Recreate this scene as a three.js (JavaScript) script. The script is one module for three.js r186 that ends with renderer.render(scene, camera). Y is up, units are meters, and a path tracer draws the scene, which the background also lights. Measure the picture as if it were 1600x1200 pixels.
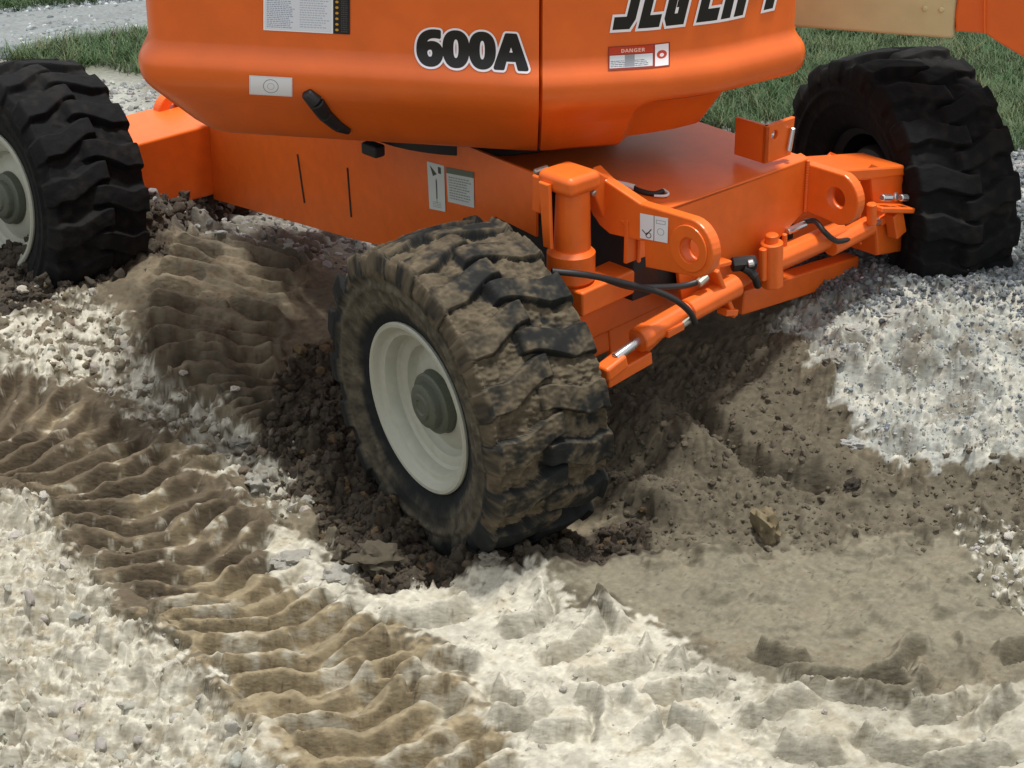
import * as THREE from 'three';
import { mergeGeometries, toCreasedNormals } from 'three/addons/utils/BufferGeometryUtils.js';
import { RoundedBoxGeometry } from 'three/addons/geometries/RoundedBoxGeometry.js';
import { createNoise2D, createNoise3D, createNoise4D } from 'simplex-noise';

// ───────────────────────── camera, sky, sun ─────────────────────────
const scene = new THREE.Scene();
const EYE = 2.95, PITCH = 25, FOCAL = 3400;                       // metres, degrees, pixels of a 1600 px wide frame
const camera = new THREE.PerspectiveCamera(2 * Math.atan(600 / FOCAL) * 180 / Math.PI, 4 / 3, 0.1, 600);
camera.position.set(0, EYE, 0);
camera.rotation.set(-PITCH * Math.PI / 180, 0, 0);
const renderer = new THREE.WebGLRenderer({ antialias: true });
renderer.toneMapping = THREE.LinearToneMapping;
renderer.toneMappingExposure = 1.36;
renderer.shadowMap.enabled = true;
const SUN = new THREE.Vector3(0.12, 1, -0.03).normalize();
const SUN_I = 2.9, SKY_L = 0.6;
{
  const w = 128, h = 64, d = new Float32Array(w * h * 4), v = new THREE.Vector3();
  for (let j = 0; j < h; j++) for (let i = 0; i < w; i++) {
    const el = ((j + 0.5) / h - 0.5) * Math.PI, az = ((i + 0.5) / w - 0.5) * 2 * Math.PI;
    v.set(Math.cos(el) * Math.cos(az), Math.sin(el), Math.cos(el) * Math.sin(az));
    const s = Math.max(0, v.dot(SUN)), up = Math.max(0, v.y);
    const L = SKY_L * (0.9 + 0.15 * up + 0.3 * s ** 6);           // hazy overcast, brighter towards the zenith and the veiled sun
    d.set([L * 0.985, L, L * 1.02, 1], (j * w + i) * 4);
  }
  const t = new THREE.DataTexture(d, w, h, THREE.RGBAFormat, THREE.FloatType);
  t.mapping = THREE.EquirectangularReflectionMapping; t.magFilter = THREE.LinearFilter; t.minFilter = THREE.LinearFilter; t.needsUpdate = true;
  scene.background = t; scene.environment = t;
}
const sun = new THREE.DirectionalLight(new THREE.Color(1, 0.965, 0.9), SUN_I);
sun.position.copy(SUN).multiplyScalar(20).add(new THREE.Vector3(0, 0, -6)); sun.target.position.set(0, 0, -6);
sun.castShadow = true; sun.shadow.radius = 12; sun.shadow.mapSize.set(2048, 2048);
Object.assign(sun.shadow.camera, { left: -7, right: 7, top: 7, bottom: -7, near: 1, far: 50 });
scene.add(sun, sun.target);

// ───────────────────────── helpers ─────────────────────────
function rng(a) { return () => { a = (a + 0x6d2b79f5) | 0; let t = Math.imul(a ^ (a >>> 15), 1 | a); t = (t + Math.imul(t ^ (t >>> 7), 61 | t)) ^ t; return ((t ^ (t >>> 14)) >>> 0) / 4294967296; }; }
const n2 = createNoise2D(rng(11)), n2b = createNoise2D(rng(23)), n3 = createNoise3D(rng(37)), n4 = createNoise4D(rng(53));
const clamp = (x, a = 0, b = 1) => Math.min(b, Math.max(a, x));
const ss = (a, b, x) => { const t = clamp((x - a) / (b - a)); return t * t * (3 - 2 * t); };
const lerp = (a, b, t) => a + (b - a) * t;
const fbm = (x, y, o = 4, n = n2) => { let s = 0, a = 0.5, f = 1; for (let i = 0; i < o; i++) { s += a * n(x * f + i * 17.3, y * f - i * 9.1); a *= 0.5; f *= 2.03; } return s; };
const V = (x, y, z) => new THREE.Vector3(x, y, z);
const numbers = new Map();
function numbered(name) { const k = numbers.get(name) || 0; numbers.set(name, k + 1); return k ? `${name}_${String(k).padStart(3, '0')}` : name; }
function tag(o, label, category, group, kind) { Object.assign(o.userData, { label }); if (category) o.userData.category = category; if (group) o.userData.group = group; if (kind) o.userData.kind = kind; return o; }
function obj(name, geo, mat, parent) {
  const m = new THREE.Mesh(Array.isArray(geo) ? merge(geo) : geo, mat);
  m.name = parent ? name : numbered(name); m.castShadow = m.receiveShadow = true; (parent || scene).add(m); return m;
}
function merge(list) { return mergeGeometries(list.map((g) => { const q = g.index ? g.toNonIndexed() : g; for (const k of Object.keys(q.attributes)) if (!['position', 'normal', 'uv'].includes(k)) q.deleteAttribute(k); if (!q.attributes.uv) q.setAttribute('uv', new THREE.BufferAttribute(new Float32Array(q.attributes.position.count * 2), 2)); q.morphAttributes = {}; return q; })); }
function boxUV(g) {                                                  // uv in metres from the three planes
  const q = g.index ? g.toNonIndexed() : g, p = q.attributes.position, n = q.attributes.normal, uv = new Float32Array(p.count * 2);
  for (let i = 0; i < p.count; i++) {
    const ax = Math.abs(n.getX(i)), ay = Math.abs(n.getY(i)), az = Math.abs(n.getZ(i));
    if (ax > ay && ax > az) uv.set([p.getZ(i), p.getY(i)], i * 2); else if (ay > az) uv.set([p.getX(i), p.getZ(i)], i * 2); else uv.set([p.getX(i), p.getY(i)], i * 2);
  }
  q.setAttribute('uv', new THREE.BufferAttribute(uv, 2)); return q;
}
// the place is laid out on the ground plane and on the planes of the machine; ray() gives the line of sight of a point of the photograph
const sP = Math.sin(PITCH * Math.PI / 180), cP = Math.cos(PITCH * Math.PI / 180);
const ray = (px, py) => { const x = (px - 800) / FOCAL, y = -(py - 600) / FOCAL; return V(x, -sP + y * cP, -cP - y * sP); };
const bump = (x, z, cx, cz, r0, r1) => 1 - ss(r0, r1, Math.hypot(x - cx, z - cz));
const elevation = (x, z) => Math.max(0.36 * bump(x, z, 1.4, -6.6, 0.35, 1.6), 0.17 * bump(x, z, -1.6, -7.05, 0.35, 1.2)) + 0.03 * bump(x, z, 0.3, -6.9, 0.3, 1.2);   // the ground stands higher round the two wheels that did not sink
function G(px, py, y) { const d = ray(px, py); let h = y || 0, t = 0; for (let i = 0; i < 10; i++) { t = (h - EYE) / d.y; if (y === undefined) h = elevation(d.x * t, d.z * t); } return [d.x * t, d.z * t]; }
const MO = V(-0.224, 0, -5.37), TH = 43.8 * Math.PI / 180, cT = Math.cos(TH), sT = Math.sin(TH);   // machine frame: x inboard along the front axle, z forward
const toLocal = (p) => { const x = p.x - MO.x, z = p.z - MO.z; return V(x * cT - z * sT, p.y, x * sT + z * cT); };
const toWorld = (p) => V(MO.x + p.x * cT + p.z * sT, p.y, MO.z - p.x * sT + p.z * cT);
function at(px, py, axis, v) {
  const o = toLocal(V(0, EYE, 0)), d = toLocal(ray(px, py).add(V(0, EYE, 0))).sub(o);
  const t = (v - o[axis]) / d[axis]; return o.addScaledVector(d, t);
}
function pixelX(l) { const p = toWorld(l), y = p.y - EYE, dep = -y * sP - p.z * cP; return 800 + FOCAL * p.x / dep; }

// ───────────────────────── ground shape ─────────────────────────
function segDist(px, pz, pts, closed) {                              // distance to a polyline, the side it lies on, and the share along it
  let best = 1e9, side = 1, along = 0; const n = pts.length - (closed ? 0 : 1);
  for (let i = 0; i < n; i++) {
    const a = pts[i], b = pts[(i + 1) % pts.length], dx = b[0] - a[0], dz = b[1] - a[1], l2 = dx * dx + dz * dz;
    const t = clamp(((px - a[0]) * dx + (pz - a[1]) * dz) / l2), ex = px - a[0] - dx * t, ez = pz - a[1] - dz * t, d = ex * ex + ez * ez;
    if (d < best) { best = d; side = dx * ez - dz * ex > 0 ? 1 : -1; along = (i + t) / n; }
  }
  return [Math.sqrt(best), side, along];
}
function inside(px, pz, pts) { let c = false; for (let i = 0, j = pts.length - 1; i < pts.length; j = i++) { const a = pts[i], b = pts[j]; if ((a[1] > pz) !== (b[1] > pz) && px < (b[0] - a[0]) * (pz - a[1]) / (b[1] - a[1]) + a[0]) c = !c; } return c; }
const box2 = (pts, m) => [Math.min(...pts.map((p) => p[0])) - m, Math.max(...pts.map((p) => p[0])) + m, Math.min(...pts.map((p) => p[1])) - m, Math.max(...pts.map((p) => p[1])) + m];
const inBox = (b, x, z) => x > b[0] && x < b[1] && z > b[2] && z < b[3];
const gp = (flat) => { const o = []; for (let i = 0; i < flat.length; i += 2) o.push(G(flat[i], flat[i + 1])); return o; };
const zoomed = (x0, y0, k, flat) => gp(flat.map((v, i) => (i % 2 ? y0 : x0) + v / k));
function smoothLine(pts, n = 6) {
  if (pts.length < 3) return pts;
  return new THREE.CatmullRomCurve3(pts.map((p) => V(p[0], 0, p[1]))).getPoints(n * (pts.length - 1)).map((p) => [p.x, p.z]);
}
const region = (flat, wob = 0.05, f = 0.03) => { const pts = gp(flat); return { pts, wob, f, box: box2(pts, wob + f + 0.05) }; };
function inRegion(r, x, z) {                                         // 0 … 1 with a ragged edge
  if (!inBox(r.box, x, z)) return 0;
  const wx = x + r.wob * (n2(x * 6, z * 6) + 0.5 * n2(x * 19, z * 19 + 5) + 0.25 * n2(x * 34, z * 34)), wz = z + r.wob * (n2b(x * 6, z * 6) + 0.5 * n2b(x * 19 + 7, z * 19) + 0.25 * n2b(x * 34, z * 34));
  const d = segDist(wx, wz, r.pts, true)[0] * (inside(wx, wz, r.pts) ? 1 : -1);
  return ss(-r.f * 0.5, r.f * 0.5, d + 0.9 * r.f * (n2(x * 23 + 3, z * 23) + 0.6 * n2b(x * 9, z * 9 + 7)));
}
const RG = {
  strip: region([-150, 430, 60, 436, 180, 478, 215, 560, 330, 640, 430, 690, 490, 770, 440, 810, 330, 700, 180, 625, 0, 565, -150, 560], 0.05, 0.05),
  trackUp: region([-150, 575, 60, 565, 200, 600, 330, 690, 440, 800, 470, 860, 400, 885, 330, 950, 235, 985, 170, 900, 110, 850, 60, 790, -150, 765], 0.03, 0.05),
  trackLow: region([320, 880, 470, 900, 560, 950, 690, 1010, 790, 1120, 830, 1280, 400, 1280, 330, 1060, 235, 960], 0.03, 0.05),
  whiteLeft: region([-150, 775, 60, 780, 130, 880, 200, 980, 330, 1060, 420, 1180, 430, 1320, -200, 1320], 0.04, 0.03),
  whiteMid: region([420, 815, 520, 850, 560, 935, 740, 890, 840, 885, 900, 945, 1000, 955, 1110, 1030, 1200, 1060, 1400, 1090, 1800, 1060, 1800, 1320, 820, 1320, 770, 1120, 690, 1000, 560, 960, 420, 900], 0.03, 0.03),
  dark: region([450, 560, 530, 520, 640, 760, 900, 830, 1010, 800, 1020, 870, 900, 892, 760, 892, 570, 932, 545, 860, 480, 790, 410, 700, 430, 620], 0.03, 0.02),
  smooth: region([850, 905, 1010, 840, 1200, 800, 1400, 740, 1800, 760, 1800, 1000, 1450, 1010, 1130, 1010, 1000, 955], 0.05, 0.05),
  churn: region([930, 600, 1100, 540, 1230, 500, 1330, 640, 1400, 715, 1800, 728, 1800, 870, 1300, 850, 1010, 880, 930, 800], 0.05, 0.05),
  gravelPale: region([1190, 490, 1290, 560, 1345, 640, 1400, 712, 1800, 726, 1800, 470, 1300, 455], 0.04, 0.02),
  gravelBlue: region([1100, 430, 1350, 485, 1800, 520, 2100, 260, 1500, 180, 1100, 180], 0.06, 0.06),
  soilRear: region([-200, 395, 60, 395, 200, 355, 340, 310, 420, 330, 240, 405, 100, 455, 0, 485, -200, 500], 0.05, 0.03),
  trackBack: region([430, 320, 560, 380, 520, 560, 440, 680, 360, 690, 230, 570, 150, 460, 300, 370], 0.05, 0.05),
  greyRight: region([1100, 1010, 1200, 985, 1350, 975, 1800, 960, 1800, 1320, 1260, 1320, 1180, 1140], 0.06, 0.1),
  crumbsRight: region([1500, 830, 1800, 820, 1800, 960, 1560, 950], 0.06, 0.04),
};
// tyre prints
function track(flat, o) {
  const c = new THREE.CatmullRomCurve3(gp(flat).map((p) => V(p[0], 0, p[1]))), n = 160, pts = c.getSpacedPoints(n).map((p) => [p.x, p.z]);
  return { pts, len: c.getLength(), box: box2(pts, o.w * 1.5), n, ...o };
}
const TRACKS = [
  track([-260, 560, -60, 640, 120, 715, 270, 840, 400, 950, 540, 1080, 640, 1180, 720, 1290], { w: 0.235, p: 0.099, d: 0.06, k: 0.95, seed: 1, sink: 0.045, stagger: 0 }),
  track([520, 300, 420, 365, 345, 450, 330, 540, 370, 640, 430, 720], { w: 0.225, p: 0.1, d: 0.062, k: -0.25, seed: 5, sink: 0.03, stagger: 0.5 }),
  track([840, 930, 960, 1030, 1080, 1110, 1220, 1230], { w: 0.1, p: 0.12, d: 0.004, k: -0.4, seed: 9, sink: 0.0, stagger: 0.5 }),
];
function print(t, x, z) {
  if (!inBox(t.box, x, z)) return 0;
  let bi = 0, bd = 1e9;
  for (let i = 0; i <= t.n; i += 5) { const d = (x - t.pts[i][0]) ** 2 + (z - t.pts[i][1]) ** 2; if (d < bd) { bd = d; bi = i; } }
  let s = 0, side = 1; bd = 1e9;
  for (let i = Math.max(0, bi - 5); i < Math.min(t.n, bi + 5); i++) {
    const a = t.pts[i], b = t.pts[i + 1], dx = b[0] - a[0], dz = b[1] - a[1], l2 = dx * dx + dz * dz, u = clamp(((x - a[0]) * dx + (z - a[1]) * dz) / l2);
    const ex = x - a[0] - dx * u, ez = z - a[1] - dz * u, d = ex * ex + ez * ez;
    if (d < bd) { bd = d; s = (i + u) / t.n * t.len; side = dx * ez - dz * ex > 0 ? 1 : -1; }
  }
  const wide = t.w * (1 + 0.09 * n2(s * 7, t.seed)), q = Math.sqrt(bd) * side / wide;
  if (Math.abs(q) > 1.4) return 0;
  const warp = 0.2 * n2(x * 3 + t.seed * 7, z * 3) + 0.09 * n2b(x * 12, z * 12 + t.seed);
  const edge = 1 - ss(0.86, 1.04, Math.abs(q) + 0.06 * n2(s * 22, q * 3));
  const f = 0.7 + 0.5 * ss(-0.5, 0.35, n2(x * 3.1 + 31, z * 3.1 + t.seed));
  const lug = (sd) => {
    const a = q * sd, ph = s / t.p + t.k * (Math.sqrt(q * q + 0.06) - 0.245) + warp + (sd > 0 ? 0 : t.stagger), u = ph - Math.floor(ph);
    const tooth = u < 0.6 ? Math.sqrt(ss(0, 0.56, u)) : 1 - ss(0.62, 0.83, u);
    return tooth * ss(-0.34, -0.18, a + 0.05 * n2(s * 30, sd));
  };
  const bank = Math.exp(-(((Math.abs(q) - 1.12) / 0.13) ** 2)) * (0.6 + 0.8 * n2(x * 14, z * 14 + 3));
  return edge * (Math.max(lug(1), lug(-1)) * t.d * f - t.sink) + bank * 0.018;
}
// ridges squeezed up, torn edges, grooves and mounds
const LINES = [];
const line = (pts, o) => { const p = smoothLine(pts); LINES.push({ p, o, box: box2(p, (o.back || o.w) * 3.2) }); };
const Z1 = (...f) => zoomed(500, 780, 2.286, f), Z2 = (...f) => zoomed(1000, 800, 2.667, f);
const RD = { kind: 'bar', h: 0.046, w: 0.035, back: 0.085, wob: 0.005 };
for (const p of [Z1(200, 430, 420, 402, 560, 350), Z1(620, 452, 720, 440, 800, 372, 765, 310), Z1(740, 560, 860, 545, 940, 490, 985, 420, 960, 385), Z1(960, 385, 1040, 402, 1082, 470), Z1(900, 642, 1010, 612, 1130, 572, 1190, 490), Z1(1120, 702, 1250, 686, 1380, 642, 1402, 600), Z1(1260, 610, 1300, 540), Z1(590, 780, 720, 762, 800, 700), Z1(740, 832, 860, 810, 940, 830), Z1(910, 690, 1000, 702, 1004, 880), Z1(1110, 872, 1200, 792, 1100, 730, 1010, 700),
  Z1(0, 570, 120, 545, 260, 520), Z1(120, 660, 300, 640, 430, 650), Z1(380, 600, 480, 570, 590, 590), Z1(640, 640, 660, 700, 740, 720), Z1(250, 700, 400, 690, 560, 700),
  Z2(480, 562, 560, 602, 720, 622), Z2(520, 642, 700, 690, 900, 690, 1040, 650, 1100, 572, 1180, 562, 1222, 602), Z2(620, 702, 740, 742, 900, 752, 1100, 764, 1150, 712, 1222, 642), Z2(380, 862, 500, 832, 580, 782, 650, 762, 760, 812), Z2(1100, 822, 1270, 812, 1370, 742), Z2(1380, 902, 1460, 802, 1560, 760), Z2(1080, 690, 1140, 740), Z2(560, 960, 700, 1000, 860, 990), Z2(100, 850, 250, 880, 300, 960), Z2(900, 900, 1000, 960, 1160, 980, 1400, 960), Z2(1140, 1040, 1340, 1020, 1580, 1000), Z2(1470, 620, 1560, 600, 1640, 596)]) line(p, RD);
for (const p of [Z2(740, 505, 850, 524, 980, 462, 1062, 522), Z2(1310, 500, 1352, 602, 1402, 682, 1472, 722), Z2(200, 230, 340, 226, 430, 200), Z2(20, 258, 160, 252), Z2(1100, 300, 1120, 350, 1190, 350, 1215, 290), Z2(1240, 330, 1270, 364, 1330, 352, 1350, 300), Z2(1180, 130, 1300, 80, 1380, 40)]) line(p, { kind: 'ledge', h: 0.03, w: 0.011, back: 0.08 });
// wedges of mud thrown out by the spinning wheel, and the gully behind them
line(gp([1060, 622, 1100, 655, 1140, 690, 1190, 735, 1260, 752, 1310, 770]), { kind: 'groove', h: 0.08, w: 0.022 });
line(gp([1110, 630, 1160, 670, 1210, 725]), { kind: 'mound', h: 0.04, w: 0.08 });
line(gp([760, 890, 850, 880, 930, 865, 985, 850]), { kind: 'mound', h: 0.045, w: 0.09 });
line(gp([590, 790, 660, 845, 740, 880, 850, 885]), { kind: 'mound', h: 0.06, w: 0.1 });
line(gp([1200, 500, 1260, 570, 1345, 655, 1400, 714, 1500, 722, 1620, 728, 1800, 735]), { kind: 'ledge', h: 0.025, w: 0.03, back: 0.35, wob: 0.02 });
line(gp([1260, 575, 1330, 580, 1420, 572, 1500, 575, 1600, 590]), { kind: 'ledge', h: 0.03, w: 0.02, back: 0.16, wob: 0.04 });
line(gp([1395, 725, 1430, 760, 1440, 775]), { kind: 'ridge', h: 0.03, w: 0.013 });
line(gp([548, 930, 545, 890, 540, 860, 490, 800]), { kind: 'ledge', h: -0.045, w: 0.01, back: 0.25 });
line(gp([545, 932, 620, 925, 700, 905, 770, 893, 850, 897]), { kind: 'ledge', h: -0.03, w: 0.015, back: 0.2 });
line(gp([10, 775, 60, 790, 120, 870, 180, 960, 260, 1030, 360, 1110, 410, 1180]), { kind: 'mound', h: 0.03, w: 0.08 });
line(gp([-40, 960, 60, 950, 150, 990, 220, 1040]), { kind: 'mound', h: 0.045, w: 0.09 });
line(gp([60, 1080, 160, 1125, 260, 1130]), { kind: 'groove', h: 0.05, w: 0.05 });
line(gp([85, 402, 150, 396, 215, 382, 330, 325]), { kind: 'mound', h: 0.15, w: 0.1 });
for (let i = 0, r = rng(71); i < 90; i++) {                           // short torn edges in the smooth mud
  const x = 980 + r() * 620, y = 740 + r() * 240, a = -0.35 + (r() - 0.5) * 0.9, l = 25 + r() * 110;
  line(gp([x, y, x + l * 0.5 * Math.cos(a), y + l * 0.5 * Math.sin(a) + 5, x + l * Math.cos(a), y + l * Math.sin(a)]), { kind: 'ledge', h: 0.008 + r() * 0.014, w: 0.009, back: 0.03 + r() * 0.05 });
}
const SLABS = [[[945, 622, 1030, 626, 1090, 655, 1140, 700, 1195, 744, 1150, 737, 1070, 730, 1000, 716, 945, 700], 0.075, 0.09], [[945, 722, 1010, 745, 1090, 765, 1140, 790, 1120, 815, 1060, 826, 1000, 815, 945, 795], 0.06, 0.08], [[1190, 640, 1260, 650, 1330, 690, 1380, 745, 1290, 748, 1215, 715], 0.03, 0.06]].map(([f, h, r]) => { const pts = smoothLine([...gp(f), G(f[0], f[1])], 4); return { pts, h, r, box: box2(pts, 0.06) }; });
function slabs(x, z) {                                               // thrown-up wedges of mud, flat on top
  let h = 0; for (const s of SLABS) { if (!inBox(s.box, x, z)) continue; const d = segDist(x + 0.01 * n2(x * 9, z * 9), z, s.pts, true)[0] * (inside(x, z, s.pts) ? 1 : -1); h += s.h * ss(-0.02, s.r, d) * (0.9 + 0.2 * n2(x * 6, z * 6)); } return h;
}
function lines(x, z) {
  let h = 0, bars = 0, cut = 0;
  for (const l of LINES) {
    if (!inBox(l.box, x, z)) continue;
    const o = l.o, wb = o.wob || 0.012, [d, side, along] = segDist(x + wb * n2(x * 14, z * 14), z + wb * n2b(x * 14, z * 14), l.p);
    const end = ss(0, 0.14, along) * ss(0, 0.14, 1 - along), vary = 0.85 + 0.3 * n2(x * 9, z * 9 + o.w * 99);
    if (o.kind === 'bar') { const v = 0.95 + 0.2 * n2(x * 6, z * 6 + 2), e = end * (0.5 + 0.5 * Math.sqrt(end)); bars = Math.max(bars, o.h * v * e * (side > 0 ? Math.exp(-((d / 0.013) ** 2)) : 0.28 * Math.exp(-d / 0.06) + 0.72 * Math.exp(-((d / 0.019) ** 2)))); if (side > 0) cut = Math.max(cut, 0.032 * e * v * Math.exp(-(((d - 0.028) / 0.011) ** 2))); }
    else if (o.kind === 'ridge') h += o.h * vary * Math.exp(-((d / o.w) ** 2)) * (0.35 + 0.65 * end);
    else if (o.kind === 'mound') h += o.h * vary * Math.exp(-((d / o.w) ** 2));
    else if (o.kind === 'groove') h -= o.h * vary * Math.exp(-((d / o.w) ** 2)) * end;
    else { const sd = -d * side; h += o.h * vary * end * ss(-o.w * 1.2, o.w * 1.2, sd) * Math.exp(-Math.max(0, sd) / o.back); }   // the far side of a left-to-right line stands higher
  }
  return h + bars - cut * (1 - ss(0.01, 0.03, bars));
}
const wheelN = toWorld(V(0.17, 0, 0)), wheelL = toWorld(V(0.215, 0, -2.29)), wheelR = toWorld(V(2.0, 0, 0));
function pit(x, z, c, r, d) { const q = Math.hypot(x - c.x, z - c.z) / r; return q > 1.6 ? 0 : -d * (1 - ss(0.35, 1.2, q)); }
const far = (x, z) => ss(-8.2, -9.4, z);
const billow = (x, z, f) => { let s = 0, a = 1, k = f; for (let i = 0; i < 3; i++) { s += a * (1 - Math.abs(n2(x * k + i * 31, z * k)) * 1.7); a *= 0.5; k *= 2.1; } return s / 1.75; };
const cellHash = (i, j, k) => { let h = Math.imul(i, 374761393) + Math.imul(j, 668265263) + Math.imul(k, 974634777); h = Math.imul(h ^ (h >>> 13), 1274126177); return ((h ^ (h >>> 16)) >>> 0) / 4294967296; };
function clods(x, z, f, seed) {                                      // domed lumps with creases between them, 0 … 1
  const X = x * f + 0.35 * n2(x * f * 0.9, z * f * 0.9 + seed), Z = z * f + 0.35 * n2b(x * f * 0.9 + seed, z * f * 0.9), ci = Math.floor(X), cj = Math.floor(Z); let f1 = 9, f2 = 9, top = 0;
  for (let i = ci - 1; i <= ci + 1; i++) for (let j = cj - 1; j <= cj + 1; j++) { const dx = i + cellHash(i, j, seed) - X, dz = j + cellHash(i, j, seed + 7) - Z, d = dx * dx + dz * dz; if (d < f1) { f2 = f1; f1 = d; top = cellHash(i, j, seed + 13); } else if (d < f2) f2 = d; }
  return ss(0, 0.45, Math.sqrt(f2) - Math.sqrt(f1)) * (0.35 + 0.65 * top) * (1 - 0.45 * f1);
}
const regions = (x, z) => { const w = {}; for (const k in RG) w[k] = inRegion(RG[k], x, z); return w; };
function groundInfo(x, z) {
  const w = regions(x, z);
  const w8 = Math.max(w.whiteLeft, w.strip * 0.8), rough = Math.max(w8, w.dark, w.soilRear, w.whiteMid * 0.06, w.gravelPale * 0.75, w.crumbsRight, w.churn * 0.3);
  let h = elevation(x, z) + 0.014 * n2(x * 0.9, z * 0.9) + 0.012 * n2b(x * 2.3, z * 2.3);
  h += lines(x, z) + slabs(x, z);
  for (const t of TRACKS) h += print(t, x, z);
  h += pit(x, z, wheelN, 0.45, 0.04);
  const calm = 1 - 0.45 * w.smooth - 0.15 * w.whiteMid - 0.5 * Math.max(w.trackUp, w.trackLow, w.trackBack);
  h += calm * (0.005 * n2(x * 13, z * 13) + 0.0032 * n2b(x * 31, z * 31) + 0.0022 * n2(x * 70, z * 70 + 4) + 0.012 * ss(0.2, 0.9, n2b(x * 5, z * 5 + 60) + 0.4 * n2(x * 17, z * 17)) * clods(x, z, 38, 21) * (1 - Math.max(w.trackUp, w.trackLow, w.trackBack) * 0.8));
  if (rough > 0.02) h += rough * (0.03 * billow(x, z, 6) - 0.02 + 0.06 * clods(x, z, 8, 3) * ss(-0.6, 0.3, n2(x * 3, z * 3 + 40)) + 0.024 * clods(x, z, 19, 5) + 0.008 * clods(x, z, 48, 9) - 0.035);
  if (w.gravelPale + w.gravelBlue > 0.02) h += (w.gravelPale + w.gravelBlue * (1 - w.gravelPale)) * (0.004 * n2(x * 80, z * 80) + 0.012 * n2(x * 9, z * 9));
  // small cracks and pits where the mud tore
  h -= calm * 0.006 * ss(0.72, 0.95, 1 - Math.abs(n2(x * 7 + 3, z * 7)) * 2.2) * ss(0, 0.5, n2b(x * 2.2, z * 2.2 + 9));
  h *= 1 - far(x, z);
  h += far(x, z) * 0.02 * n2(x * 0.5, z * 0.5);
  return { h, w };
}
const height = (x, z) => groundInfo(x, z).h;
// what covers the ground far off: lawn, gravel lot and the road
const road0 = [G(-200, 45), G(420, -12)], road1 = [G(-200, 118), G(420, 28)];
const sideOf = (a, b, x, z) => ((b[0] - a[0]) * (z - a[1]) - (b[1] - a[1]) * (x - a[0])) / Math.hypot(b[0] - a[0], b[1] - a[1]);
const lawnA = G(240, 132), lawnB = G(1100, 196), lawnC = G(1620, 330);
function lawnShare(x, z) {
  const wob = 0.12 * n2(x * 2, z * 2) + 0.06 * n2b(x * 7, z * 7);
  const a = -sideOf(lawnA, lawnB, x, z), b = -sideOf(lawnB, lawnC, x, z), d = (x < lawnB[0] ? a : Math.min(a, b)) + wob - (x < -1.2 ? 0.1 : 0);
  return ss(-0.04, 0.08, d);
}
const roadDist = (x, z) => Math.min(-sideOf(road1[0], road1[1], x, z), sideOf(road0[0], road0[1], x, z));   // positive on the road
const COL = { tan: [0.205, 0.172, 0.115], white: [0.62, 0.595, 0.5], brown: [0.115, 0.084, 0.05], ochre: [0.33, 0.265, 0.16], dark: [0.06, 0.046, 0.032], pale: [0.46, 0.475, 0.44], blue: [0.16, 0.19, 0.195], grass: [0.06, 0.07, 0.03], smooth: [0.235, 0.215, 0.155], olive: [0.118, 0.1, 0.068] };
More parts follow.
